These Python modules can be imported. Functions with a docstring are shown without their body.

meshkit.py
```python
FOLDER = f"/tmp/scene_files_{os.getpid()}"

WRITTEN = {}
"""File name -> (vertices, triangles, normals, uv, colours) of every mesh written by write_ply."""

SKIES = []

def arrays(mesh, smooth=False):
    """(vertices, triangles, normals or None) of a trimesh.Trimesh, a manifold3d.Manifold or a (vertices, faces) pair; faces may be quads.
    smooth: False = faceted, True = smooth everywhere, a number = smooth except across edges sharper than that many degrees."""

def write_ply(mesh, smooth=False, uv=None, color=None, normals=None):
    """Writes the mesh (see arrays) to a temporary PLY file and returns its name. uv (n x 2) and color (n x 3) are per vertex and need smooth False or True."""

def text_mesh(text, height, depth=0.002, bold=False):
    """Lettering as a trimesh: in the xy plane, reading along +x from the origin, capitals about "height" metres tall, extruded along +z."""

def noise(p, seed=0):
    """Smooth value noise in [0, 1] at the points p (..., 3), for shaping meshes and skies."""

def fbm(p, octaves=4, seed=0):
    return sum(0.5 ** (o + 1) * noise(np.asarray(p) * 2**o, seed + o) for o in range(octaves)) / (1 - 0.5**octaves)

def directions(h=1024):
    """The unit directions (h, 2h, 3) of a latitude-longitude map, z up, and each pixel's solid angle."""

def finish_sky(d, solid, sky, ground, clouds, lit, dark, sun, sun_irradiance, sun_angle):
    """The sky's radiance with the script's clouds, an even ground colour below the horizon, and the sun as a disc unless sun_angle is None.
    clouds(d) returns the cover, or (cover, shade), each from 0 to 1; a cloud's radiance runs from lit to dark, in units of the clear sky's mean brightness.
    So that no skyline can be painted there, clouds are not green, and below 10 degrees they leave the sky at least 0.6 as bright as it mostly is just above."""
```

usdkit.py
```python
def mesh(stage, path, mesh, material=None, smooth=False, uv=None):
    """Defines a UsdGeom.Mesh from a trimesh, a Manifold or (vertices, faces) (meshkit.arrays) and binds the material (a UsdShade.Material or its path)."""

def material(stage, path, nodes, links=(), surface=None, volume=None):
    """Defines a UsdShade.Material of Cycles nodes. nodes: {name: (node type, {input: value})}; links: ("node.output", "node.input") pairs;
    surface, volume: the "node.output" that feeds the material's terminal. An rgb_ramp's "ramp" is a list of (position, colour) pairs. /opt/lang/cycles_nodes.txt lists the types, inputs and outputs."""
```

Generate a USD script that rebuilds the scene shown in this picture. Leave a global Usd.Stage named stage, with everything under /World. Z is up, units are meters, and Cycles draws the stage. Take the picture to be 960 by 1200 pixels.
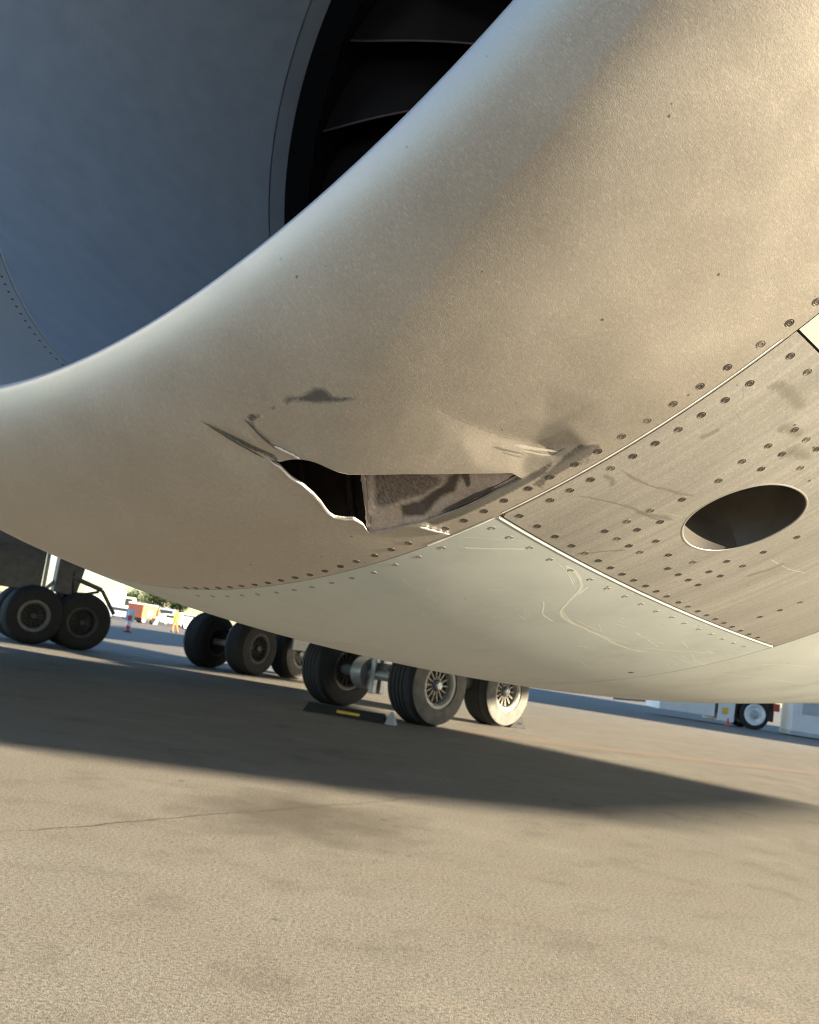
import math, random
import numpy as np, trimesh, shapely, usdkit, meshkit
from shapely.geometry import Polygon, LineString
from scipy.spatial import Delaunay
from scipy.interpolate import LinearNDInterpolator, splprep, splev
from pxr import Usd, UsdGeom, UsdShade, UsdLux, Gf, Sdf, Vt

random.seed(7); RNG = np.random.default_rng(7)
stage = Usd.Stage.CreateInMemory()
UsdGeom.SetStageUpAxis(stage, UsdGeom.Tokens.z); UsdGeom.SetStageMetersPerUnit(stage, 1.0)
UsdGeom.Xform.Define(stage, '/World'); UsdGeom.Scope.Define(stage, '/World/Looks')

# ------------------------------------------------------------------ camera
EYE = np.array([0, 0, 1.18]); ROLL, PITCH, FPX = 0.149, 0.1399, 1148.1       # focal length in pixels of a picture 960 wide
def cam_axes():
    F = np.array([0, math.cos(PITCH), math.sin(PITCH)]); X = np.array([1., 0, 0]); U = np.cross(X, F)
    c, s = math.cos(ROLL), math.sin(ROLL)
    return c*X + s*U, c*U - s*X, F
CR, CU, CF = cam_axes()
cam = UsdGeom.Camera.Define(stage, '/World/camera')
M = Gf.Matrix4d(1)
for i, v in enumerate((CR, CU, -CF, EYE)): M.SetRow(i, Gf.Vec4d(*map(float, v), 1.0 if i == 3 else 0.0))
cam.AddTransformOp().Set(M)
cam.CreateHorizontalApertureAttr(36.0); cam.CreateVerticalApertureAttr(45.0)
cam.CreateFocalLengthAttr(36.0*FPX/960); cam.CreateClippingRangeAttr(Gf.Vec2f(0.05, 5000))
cam.CreateFStopAttr(18.0); cam.CreateFocusDistanceAttr(1.25)
cam.CreateExposureAttr(2.4)

# ------------------------------------------------------------------ sky and sun
SUN_AZ, SUN_EL = math.radians(75), math.radians(9.5)                 # azimuth from straight behind the camera, towards its right
D = np.array([math.sin(SUN_AZ)*math.cos(SUN_EL), -math.cos(SUN_AZ)*math.cos(SUN_EL), math.sin(SUN_EL)])
sky = UsdLux.DomeLight.Define(stage, '/World/sky')
sm = usdkit.material(stage, '/World/Looks/sky', {
    's': ('sky_texture', {'sky_type': 'single_scattering', 'sun_disc': False, 'sun_elevation': SUN_EL, 'sun_rotation': math.atan2(D[0], D[1]), 'aerosol_density': .12, 'ozone_density': 2.2, 'altitude': 20.}),
    'w': ('mix_color', {'blend_type': 'multiply', 'fac': 1., 'b': (.93, .98, 1.12), 'use_clamp': False}), 'b': ('background_shader', {'strength': 0.06})}, [('s.color', 'w.a'), ('w.result', 'b.color')], surface='b.background')
UsdShade.MaterialBindingAPI.Apply(sky.GetPrim()).Bind(sm)
sun = UsdLux.DistantLight.Define(stage, '/World/sun')
sun.CreateIntensityAttr(1.25); sun.CreateNormalizeAttr(True); sun.CreateAngleAttr(0.5); sun.CreateColorAttr(Gf.Vec3f(1.0, 0.868, 0.645))
zz = D; xx = np.cross([0, 0, 1.], zz); xx /= np.linalg.norm(xx); yy = np.cross(zz, xx)
M = Gf.Matrix4d(1)
for i, v in enumerate((xx, yy, zz)): M.SetRow(i, Gf.Vec4d(*map(float, v), 0.0))
sun.AddTransformOp().Set(M)
for p in (sky, sun): p.GetPrim().SetCustomDataByKey('kind', 'structure')

# ------------------------------------------------------------------ helpers
USED = {}
def numbered(parent, name):
    k = (parent, name); USED[k] = USED.get(k, -1) + 1
    return f'{parent}/{name}' if USED[k] == 0 else f'{parent}/{name}_{USED[k]:03d}'
def path_of(parent): return '/World' if parent is None else (parent if isinstance(parent, str) else str(parent.GetPath()))
def tag(o, label=None, cat=None, group=None, kind=None):
    p = o.GetPrim() if hasattr(o, 'GetPrim') else o
    for k, v in (('label', label), ('category', cat), ('group', group), ('kind', kind)):
        if v: p.SetCustomDataByKey(k, v)
    return p
def obj(name, mesh, mat, parent=None, smooth=30):
    return usdkit.mesh(stage, numbered(path_of(parent), name), mesh, mat, smooth=smooth).GetPrim()
def surf(name, v, f, mat, parent=None, uv=None, prim=None):
    """a smooth sheet with one normal per vertex, surface coordinates in metres and float primvars"""
    v = np.asarray(v, float); f = np.asarray(f, int)
    m = usdkit.mesh(stage, numbered(path_of(parent), name), (v, f), mat, smooth=True, uv=uv)
    for k, a in (prim or {}).items():
        UsdGeom.PrimvarsAPI(m).CreatePrimvar(k, Sdf.ValueTypeNames.FloatArray, 'vertex').Set(Vt.FloatArray.FromNumpy(np.asarray(a, np.float32)))
    return m.GetPrim()
def thing(name, label, cat, loc=(0, 0, 0), rotz=0, group=None):
    x = UsdGeom.Xform.Define(stage, numbered('/World', name))
    x.AddTranslateOp().Set(Gf.Vec3d(*map(float, loc))); x.AddRotateZOp().Set(math.degrees(rotz))
    return tag(x, label, cat, group)
def dup(root, loc, rotz, label=None, group=None):
    was = root.GetCustomData()
    r = thing(root.GetName(), label or was['label'], was['category'], loc, rotz, group or was.get('group'))
    r.GetReferences().AddInternalReference(root.GetPath()); r.SetInstanceable(True)
    return r
cat_ = trimesh.util.concatenate
def box(x0, x1, y0, y1, z0, z1, r=0.0):
    b = trimesh.creation.box((abs(x1-x0), abs(y1-y0), abs(z1-z0)))
    if r > 0:
        hx, hy, hz = abs(x1-x0)/2, abs(y1-y0)/2, abs(z1-z0)/2
        pts = [(sx*(hx-a*r), sy*(hy-b_*r), sz*(hz-c*r)) for sx in (-1, 1) for sy in (-1, 1) for sz in (-1, 1) for a, b_, c in ((0, 1, 1), (1, 0, 1), (1, 1, 0))]
        b = trimesh.convex.convex_hull(np.array(pts))
    b.apply_translation(((x0+x1)/2, (y0+y1)/2, (z0+z1)/2)); return b
def bar(p, q, r, n=10):
    return trimesh.creation.cylinder(r, segment=[p, q], sections=n)
def rotated(m, ang, axis, pt=(0, 0, 0)):
    m = m.copy(); m.apply_transform(trimesh.transformations.rotation_matrix(ang, axis, pt)); return m
def moved(m, *t): m = m.copy(); m.apply_translation(t); return m
def lathe(prof, n=48):                                            # (radius, height) pairs about z
    return trimesh.creation.revolve(np.array(prof, float), sections=n)
def lathe_y(prof, n=48): return rotated(lathe(prof, n), math.radians(-90), (1, 0, 0))   # height runs along +y

# ------------------------------------------------------------------ materials
def mat(name, nodes, links, surface='p.BSDF'): return usdkit.material(stage, '/World/Looks/'+name, nodes, links, surface=surface)
def plain(name, col, rough=.5, metal=0., var=.18, scale=6., spec=.5, bump=0.):
    n = {'t': ('texture_coordinate', {}), 'n': ('noise_texture', {'scale': scale, 'detail': 5., 'roughness': .6}),
         'r': ('rgb_ramp', {'ramp': [(.3, tuple(c*(1-var) for c in col)), (.7, tuple(min(1, c*(1+var)) for c in col))]}),
         'p': ('principled_bsdf', {'roughness': rough, 'metallic': metal, 'specular_ior_level': spec})}
    l = [('t.object', 'n.vector'), ('n.fac', 'r.fac'), ('r.color', 'p.base_color')]
    if bump:
        n['n2'] = ('noise_texture', {'scale': scale*12, 'detail': 3.}); n['b'] = ('bump', {'strength': bump, 'distance': .004})
        l += [('t.object', 'n2.vector'), ('n2.fac', 'b.height'), ('b.normal', 'p.normal')]
    return mat(name, n, l)

def skin_metal(name, col, rough, metal, grain, sx=1., sy=1., soot_shade_col=(.055, .05, .042), streak=0., painted_sparkle=1., nose_sheen=False, soot_shade_stretch=1., soft=0.):
    """bare grey metal: fine grain, sparkle painted in as specks, faint mottling, small chips, and soot where the sheet was scraped, painted shade in its creases (primvar soot)"""
    n = {'uv': ('texture_coordinate', {}),
         'm': ('mapping', {'scale': (sx, sy, 1)}),
         'g': ('noise_texture', {'scale': 620., 'detail': 2., 'roughness': .7}), 'spk': ('voronoi_texture', {'scale': 640., 'randomness': 1.}), 'spm': ('mapping', {'scale': (.45, 1.1, 1)}), 'spr': ('rgb_ramp', {'ramp': [(0, (.80, .80, .80)), (.5, (.96, .96, .95)), (.8, (1.10, 1.09, 1.07)), (1, (1.40, 1.37, 1.30))]}), 'c0': ('mix_color', {'blend_type': 'multiply', 'fac': painted_sparkle, 'use_clamp': False}), 'spb': ('rgb_to_bw', {}),  # light and dark specks in the colour stand for glints
         'gm': ('noise_texture', {'scale': 190., 'detail': 2.}),
         'big': ('noise_texture', {'scale': 5., 'detail': 5., 'roughness': .62}),
         'bigr': ('rgb_ramp', {'ramp': [(.3, tuple(c*.9 for c in col)), (.7, tuple(c*1.08 for c in col))]}),
         'gr': ('rgb_ramp', {'ramp': [(.3, (.88, .88, .88)), (.72, (1.08, 1.075, 1.06))]}),
         'c1': ('mix_color', {'blend_type': 'multiply', 'fac': 1., 'use_clamp': False}),
         'chip': ('voronoi_texture', {'scale': 26., 'randomness': 1.}),
         'chipn': ('noise_texture', {'scale': 9., 'detail': 2.}),
         'chipa': ('math', {'math_type': 'multiply_add', 'value2': -.10, 'value3': .093}),
         'chipl': ('math', {'math_type': 'less_than'}),
         'c2': ('mix_color', {'blend_type': 'mix', 'b': (.16, .13, .10)}),
         'so': ('attribute', {'attribute': 'soot_shade'}),
         'snm': ('mapping', {'scale': (soot_shade_stretch, 1., 1.)}), 'sn': ('noise_texture', {'scale': 300., 'detail': 4., 'roughness': .7}),
         'sa': ('math', {'math_type': 'multiply_add', 'value2': .75, 'value3': -.37}),
         'ss': ('math', {'math_type': 'add'}),
         'sr': ('map_range', {'from_min': .36-soft, 'from_max': .62+soft, 'to_min': 0., 'to_max': .93, 'clamp': True}),
         'sz': ('math', {'math_type': 'greater_than', 'value2': .02}),
         'sm': ('math', {'math_type': 'multiply'}),
         'c3': ('mix_color', {'blend_type': 'mix', 'b': soot_shade_col}),
         'rr': ('map_range', {'from_min': .3, 'from_max': .7, 'to_min': rough-.07, 'to_max': rough+.09, 'clamp': True}),
         'ra': ('math', {'math_type': 'multiply_add', 'value2': .3}),
         'me': ('math', {'math_type': 'multiply_add', 'value2': -metal*.9, 'value3': metal}),
         'mixg': ('math', {'math_type': 'multiply_add', 'value2': .5}),
         'b': ('bump', {'strength': grain, 'distance': .0016}),
         'p': ('principled_bsdf', {})}
    l = [('uv.UV', 'm.vector'), ('m.vector', 'g.vector'), ('m.vector', 'gm.vector'), ('m.vector', 'big.vector'), ('big.fac', 'bigr.fac'), ('g.fac', 'gr.fac'),
         ('uv.UV', 'spm.vector'), ('spm.vector', 'spk.vector'), ('spk.color', 'spb.color'), ('spb.val', 'spr.fac'), ('bigr.color', 'c0.a'), ('spr.color', 'c0.b'), ('c0.result', 'c1.a'), ('gr.color', 'c1.b'), ('uv.UV', 'chip.vector'), ('uv.UV', 'chipn.vector'), ('chipn.fac', 'chipa.value1'), ('chip.distance', 'chipl.value1'), ('chipa.value', 'chipl.value2'),
         ('c1.result', 'c2.a'), ('chipl.value', 'c2.fac'), ('uv.UV', 'snm.vector'), ('snm.vector', 'sn.vector'), ('sn.fac', 'sa.value1'), ('sa.value', 'ss.value1'), ('so.fac', 'ss.value2'), ('ss.value', 'sr.value'),
         ('so.fac', 'sz.value1'), ('sr.result', 'sm.value1'), ('sz.value', 'sm.value2'), ('sm.value', 'c3.fac'), ('c2.result', 'c3.a'), ('c3.result', 'p.base_color'),
         ('big.fac', 'rr.value'), ('rr.result', 'ra.value3'), ('sm.value', 'ra.value1'), ('ra.value', 'p.roughness'), ('sm.value', 'me.value1'), ('me.value', 'p.metallic'),
         ('gm.fac', 'mixg.value1'), ('g.fac', 'mixg.value3'), ('mixg.value', 'b.height'), ('b.normal', 'p.normal')]
    if streak:
        n['stm'] = ('mapping', {'scale': (90., 1.6, 1)}); n['st'] = ('noise_texture', {'scale': 1., 'detail': 5., 'roughness': .65})
        n['str'] = ('rgb_ramp', {'ramp': [(.32, (1-streak,)*3), (.68, (1+streak,)*3)]}); n['c4'] = ('mix_color', {'blend_type': 'multiply', 'fac': 1., 'use_clamp': False})
        l.remove(('c3.result', 'p.base_color'))
        l += [('uv.UV', 'stm.vector'), ('stm.vector', 'st.vector'), ('st.fac', 'str.fac'), ('c3.result', 'c4.a'), ('str.color', 'c4.b'), ('c4.result', 'p.base_color')]
    if nose_sheen:  # sky sheen painted in: lighter nose, less metallic inner lip
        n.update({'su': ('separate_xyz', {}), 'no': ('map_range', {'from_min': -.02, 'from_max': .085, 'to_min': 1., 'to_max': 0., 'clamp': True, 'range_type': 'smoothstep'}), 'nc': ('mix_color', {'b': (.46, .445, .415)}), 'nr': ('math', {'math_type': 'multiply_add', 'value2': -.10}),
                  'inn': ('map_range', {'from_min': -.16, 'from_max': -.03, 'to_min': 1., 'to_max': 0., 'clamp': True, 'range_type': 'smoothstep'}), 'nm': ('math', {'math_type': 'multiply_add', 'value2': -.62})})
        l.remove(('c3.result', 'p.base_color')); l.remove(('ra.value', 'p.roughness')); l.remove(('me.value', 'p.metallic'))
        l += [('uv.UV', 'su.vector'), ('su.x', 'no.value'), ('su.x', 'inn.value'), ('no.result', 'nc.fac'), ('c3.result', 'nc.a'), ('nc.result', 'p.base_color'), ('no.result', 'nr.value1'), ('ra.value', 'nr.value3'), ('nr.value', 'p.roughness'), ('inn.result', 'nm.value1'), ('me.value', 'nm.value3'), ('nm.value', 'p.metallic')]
    return mat(name, n, l)

MT = {}; AZ0 = math.pi/2-0.7004
MT['lip'] = skin_metal('bare_lip_metal', (.385, .348, .302), .46, .66, .18, nose_sheen=True, painted_sparkle=.55, soot_shade_stretch=.6, soft=.05)
MT['access'] = skin_metal('brushed_panel_metal', (.41, .392, .36), .40, .72, .22, 1., .35, streak=.13, painted_sparkle=.5)
MT['paint'] = skin_metal('grey_nacelle_paint', (.335, .357, .343), .36, .0, .04, soot_shade_col=(.3, .29, .26), painted_sparkle=.25)
MT['cowl'] = skin_metal('pale_cowl_paint', (.345, .362, .342), .36, .0, .04, painted_sparkle=.2)
MT['torn'] = skin_metal('torn_skin_metal', (.40, .34, .30), .60, .35, .7, soot_shade_col=(.05, .036, .03), soot_shade_stretch=.45, soft=.12)
MT['rough_back'] = None
MT['bright'] = plain('torn_bright_aluminium', (.74, .73, .70), .30, .9, .12, 60.)
MT['fastener'] = plain('dark_fastener', (.06, .05, .042), .5, .4, .35, 220.)
MT['painted_fastener'] = plain('painted_fastener', (.20, .20, .18), .6, 0, .25, 160.)
MT['groove'] = plain('groove_sealant', (.022, .019, .016), .8, 0, .3, 90.)
MT['sealant'] = plain('pale_sealant_and_glint', (.56, .54, .48), .5, 0, .12, 90.)
MT['barrel'] = mat('inlet_barrel_grey', {'t': ('geometry', {}), 'm': ('mapping', {'rotation': (0, 0, -AZ0), 'scale': (.6, 9., 9.)}), 'n': ('noise_texture', {'scale': 1.4, 'detail': 6., 'roughness': .65}), 'r': ('rgb_ramp', {'ramp': [(.3, (.40, .445, .50)), (.7, (.48, .525, .58))]}),
    'v': ('voronoi_texture', {'scale': 230., 'randomness': .15}), 'vr': ('map_range', {'from_min': .0, 'from_max': .32, 'to_min': .72, 'to_max': 1., 'clamp': True}), 'c': ('mix_color', {'blend_type': 'multiply', 'fac': 1.}), 'p': ('principled_bsdf', {'roughness': .36, 'metallic': .1})},
    [('t.position', 'm.vector'), ('m.vector', 'n.vector'), ('n.fac', 'r.fac'), ('t.position', 'v.vector'), ('v.distance', 'vr.value'), ('r.color', 'c.a'), ('vr.result', 'c.b'), ('c.result', 'p.base_color')])
MT['ring'] = plain('fan_case_grey', (.46, .49, .53), .4, .3, .08, 5.)
MT['black'] = plain('black_seal', (.008, .008, .009), .5, 0, .2, 8.)
MT['blade'] = plain('fan_blade', (.014, .010, .0105), .26, .4, .2, 4.)
MT['edge_strip'] = plain('blade_edge_strip', (.12, .085, .085), .45, .5, .1, 9.)
MT['dark_cavity'] = plain('dark_cavity', (.075, .06, .052), .7, .1, .3, 30.)
MT['duct'] = plain('duct_metal', (.24, .22, .195), .30, .7, .12, 30.)
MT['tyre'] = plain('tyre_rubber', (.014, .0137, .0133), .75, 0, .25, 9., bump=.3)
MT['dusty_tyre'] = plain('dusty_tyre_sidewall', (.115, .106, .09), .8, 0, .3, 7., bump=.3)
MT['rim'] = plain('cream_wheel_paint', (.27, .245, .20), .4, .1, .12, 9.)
MT['worn_rim'] = plain('shaded_grey_rim', (.16, .155, .145), .5, .1, .2, 9.)
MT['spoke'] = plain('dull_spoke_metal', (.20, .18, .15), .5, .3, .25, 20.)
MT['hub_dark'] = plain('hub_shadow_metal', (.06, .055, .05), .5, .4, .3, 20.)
MT['steel'] = plain('gear_steel', (.33, .33, .33), .38, .6, .2, 7.)
MT['gear_dark'] = plain('gear_dark_paint', (.10, .10, .098), .5, .1, .3, 6.)
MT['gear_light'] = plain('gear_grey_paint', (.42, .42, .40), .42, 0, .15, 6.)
MT['airframe'] = plain('airframe_grey', (.34, .35, .36), .35, 0, .05, .8)
MT['belly'] = plain('belly_grey', (.17, .18, .165), .4, 0, .12, 1.2)
MT['chock'] = plain('chock_black', (.022, .022, .022), .7, 0, .3, 8.)
MT['yellow'] = plain('safety_yellow', (.80, .50, .04), .5, 0, .15, 12.)
MT['white_paint'] = plain('vehicle_white', (.74, .74, .73), .35, 0, .07, 1.5)
MT['cream_paint'] = plain('vehicle_cream', (.78, .73, .55), .4, 0, .08, 1.5)
MT['orange_paint'] = plain('vehicle_orange', (.80, .17, .06), .4, 0, .12, 1.5)
MT['red_paint'] = plain('vehicle_red', (.55, .06, .04), .4, 0, .15, 4.)
MT['blue_paint'] = plain('vehicle_pale_blue', (.42, .50, .66), .4, 0, .08, 1.5)
MT['grey_paint'] = plain('vehicle_grey', (.40, .42, .43), .4, 0, .1, 2.)
MT['glass_dark'] = plain('dark_window', (.03, .035, .04), .12, 0, .1, 2., spec=.8)
MT['skin'] = plain('person_skin', (.36, .22, .15), .6, 0, .08, 20.)
MT['hair'] = plain('person_hair', (.03, .022, .018), .6, 0, .2, 40.)
MT['vest'] = plain('hi_vis_yellow', (.36, .50, .05), .7, 0, .1, 14.)
MT['trouser_orange'] = plain('hi_vis_orange', (.70, .19, .03), .7, 0, .1, 14.)
MT['dark_cloth'] = plain('dark_cloth', (.06, .06, .09), .8, 0, .2, 14.)
MT['bark'] = plain('bark', (.16, .11, .08), .85, 0, .3, 6.)
MT['leaf'] = mat('leaf', {'o': ('geometry', {}), 'r': ('rgb_ramp', {'ramp': [(0, (.045, .07, .02)), (1, (.11, .12, .045))]}), 'p': ('principled_bsdf', {'roughness': .6}),
                          't': ('translucent_bsdf', {'color': (.08, .10, .02)}), 'm': ('mix_closure', {'fac': .3})},
                 [('o.random_per_island', 'r.fac'), ('r.color', 'p.base_color'), ('p.BSDF', 'm.closure1'), ('t.BSDF', 'm.closure2')], 'm.closure')
# concrete apron
MT['apron'] = mat('apron_concrete', {
    'g': ('geometry', {}), 'sx': ('separate_xyz', {}),
    'n1': ('noise_texture', {'scale': .8, 'detail': 8., 'roughness': .68}), 'n2': ('noise_texture', {'scale': 60., 'detail': 4., 'roughness': .65}),
    'n3': ('noise_texture', {'scale': 210., 'detail': 4., 'roughness': .85}), 'sp': ('voronoi_texture', {'scale': 3.2, 'randomness': 1.}), 'spn': ('noise_texture', {'scale': 1.1, 'detail': 3.}), 'spa': ('math', {'math_type': 'multiply_add', 'value2': .34, 'value3': -.12}), 'spl': ('math', {'math_type': 'subtract'}), 'spr': ('map_range', {'from_min': -.01, 'from_max': .03, 'to_min': 0., 'to_max': .55, 'clamp': True}), 'm5': ('mix_color', {'b': (.09, .08, .066)}), 'v': ('voronoi_texture', {'scale': 150., 'randomness': 1.}),
    'r1': ('rgb_ramp', {'ramp': [(.28, (.17, .158, .138)), (.42, (.245, .218, .182)), (.55, (.25, .230, .196)), (.72, (.315, .268, .220))]}),
    'r2': ('rgb_ramp', {'ramp': [(.28, (.42, .42, .43)), (.5, (1., 1., 1.)), (.72, (1.5, 1.47, 1.42))]}),
    'r3': ('rgb_ramp', {'ramp': [(.30, (.34, .34, .34)), (.5, (.95, .95, .95)), (.68, (1.95, 1.90, 1.80))]}),
    'm1': ('mix_color', {'blend_type': 'multiply', 'fac': 1., 'use_clamp': False}), 'm2': ('mix_color', {'blend_type': 'multiply', 'fac': .9, 'use_clamp': False}),
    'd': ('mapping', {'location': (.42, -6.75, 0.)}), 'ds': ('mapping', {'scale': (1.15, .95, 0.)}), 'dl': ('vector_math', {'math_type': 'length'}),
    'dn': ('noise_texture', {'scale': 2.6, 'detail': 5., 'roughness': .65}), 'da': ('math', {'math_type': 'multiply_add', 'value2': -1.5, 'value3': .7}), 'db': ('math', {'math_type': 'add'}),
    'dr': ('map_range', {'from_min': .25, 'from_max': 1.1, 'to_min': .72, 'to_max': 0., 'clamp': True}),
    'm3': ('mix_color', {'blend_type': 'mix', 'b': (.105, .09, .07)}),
    'tn': ('noise_texture', {'scale': 1.9, 'detail': 8., 'roughness': .72}), 'tr': ('rgb_ramp', {'ramp': [(.52, (0., 0., 0.)), (.70, (.5, .5, .5))]}), 'm4': ('mix_color', {'blend_type': 'mix', 'b': (.13, .115, .09)}),
    'h': ('math', {'math_type': 'multiply_add', 'value2': .5}), 'b': ('bump', {'strength': .7, 'distance': .005}),
    'p': ('principled_bsdf', {'roughness': .85, 'specular_ior_level': .3})},
    [('g.position', 'n1.vector'), ('g.position', 'n2.vector'), ('g.position', 'n3.vector'), ('g.position', 'v.vector'), ('n1.fac', 'r1.fac'), ('n2.fac', 'r2.fac'), ('n3.fac', 'r3.fac'),
     ('r1.color', 'm1.a'), ('r2.color', 'm1.b'), ('m1.result', 'm2.a'), ('r3.color', 'm2.b'),
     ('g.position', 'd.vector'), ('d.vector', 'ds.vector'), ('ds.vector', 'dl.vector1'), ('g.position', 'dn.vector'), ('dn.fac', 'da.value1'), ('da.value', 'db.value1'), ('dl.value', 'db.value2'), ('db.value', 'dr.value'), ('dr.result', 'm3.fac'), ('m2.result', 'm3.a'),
     ('g.position', 'tn.vector'), ('tn.fac', 'tr.fac'), ('tr.color', 'm4.fac'), ('m3.result', 'm4.a'), ('g.position', 'sp.vector'), ('g.position', 'spn.vector'), ('spn.fac', 'spa.value1'), ('spa.value', 'spl.value1'), ('sp.distance', 'spl.value2'), ('spl.value', 'spr.value'), ('spr.result', 'm5.fac'), ('m4.result', 'm5.a'), ('m5.result', 'p.base_color'),
     ('v.distance', 'h.value1'), ('n3.fac', 'h.value3'), ('h.value', 'b.height'), ('b.normal', 'p.normal')])
MT['red_line'] = mat('worn_red_paint', {'g': ('geometry', {}), 'n': ('noise_texture', {'scale': 2.2, 'detail': 7., 'roughness': .75}), 'r': ('map_range', {'from_min': .45, 'from_max': .68, 'to_min': .02, 'to_max': .55, 'clamp': True}),
    'c': ('mix_color', {'a': (.27, .225, .17), 'b': (.36, .13, .075)}), 'p': ('principled_bsdf', {'roughness': .85})},
    [('g.position', 'n.vector'), ('n.fac', 'r.value'), ('r.result', 'c.fac'), ('c.result', 'p.base_color')])
MT['white_line'] = plain('worn_white_paint', (.62, .61, .57), .8, 0, .2, 3.)
MT['crack'] = plain('joint_tar', (.15, .13, .10), .9, 0, .35, 9.)

# ------------------------------------------------------------------ ground
def sheet(pts, z, name, m, parent=None, kind=None):
    t = trimesh.creation.triangulate_polygon(Polygon(pts), engine='earcut')
    v = np.column_stack([t[0], np.full(len(t[0]), z)]); f = np.array(t[1])
    n = np.cross(v[f[:, 1]]-v[f[:, 0]], v[f[:, 2]]-v[f[:, 0]])[:, 2]
    f[n < 0] = f[n < 0][:, ::-1]
    o = obj(name, (v, f), m, parent, smooth=False)
    return tag(o, kind=kind) if kind else o
sheet([(-900, -300), (900, -300), (900, 1500), (-900, 1500)], 0.0, 'apron', MT['apron'], kind='structure')
def ribbon_ground(pts, w, wob=0.0, step=.05):
    p = np.array(pts, float); L = np.r_[0, np.cumsum(np.linalg.norm(np.diff(p, axis=0), axis=1))]
    t = np.linspace(0, L[-1], max(4, int(L[-1]/step))); q = np.column_stack([np.interp(t, L, p[:, k]) for k in (0, 1)])
    d = np.gradient(q, axis=0); d /= np.linalg.norm(d, axis=1)[:, None]; nrm = np.column_stack([-d[:, 1], d[:, 0]])
    nz = (meshkit.fbm(np.column_stack([t*3, t*0, t*0]), 4, 3)-.5)*wob
    ww = w/2*(.55+.9*meshkit.fbm(np.column_stack([t*9, t*0+4, t*0]), 3, 5)) if wob else np.full(len(t), w/2)
    q = q+nrm*nz[:, None]
    a, b = q+nrm*ww[:, None], q-nrm*ww[:, None]
    return np.vstack([a, b[::-1]])
sheet(ribbon_ground([(-3.0, 3.35), (-1.78, 5.09), (-1.2, 5.9), (-.56, 6.85), (.0, 7.7), (.5, 8.5)], .008, .12), .004, 'slab_crack', MT['crack'], kind='structure')
sheet(ribbon_ground([(2.4, 4.9), (3.2, 5.6), (4.4, 6.3)], .012, .10), .004, 'slab_crack', MT['crack'], kind='structure')
sheet([(-1.0, 15.6), (1.85, 16.3), (4.7, 17.5), (8.7, 19.2), (22, 24.8), (22, 25.6), (8.7, 20.1), (4.7, 18.25), (1.85, 17.0), (-1.0, 16.2)], .004, 'red_apron_line', MT['red_line'], kind='structure')
sheet(ribbon_ground([(1.9, 19.3), (2.6, 18.6), (3.1, 17.9)], .04, .12), .008, 'slab_crack', MT['crack'], kind='structure')
sheet([(-60, 96), (60, 84), (60, 84.6), (-60, 96.6)], .004, 'white_apron_line', MT['white_line'], kind='structure')

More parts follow.
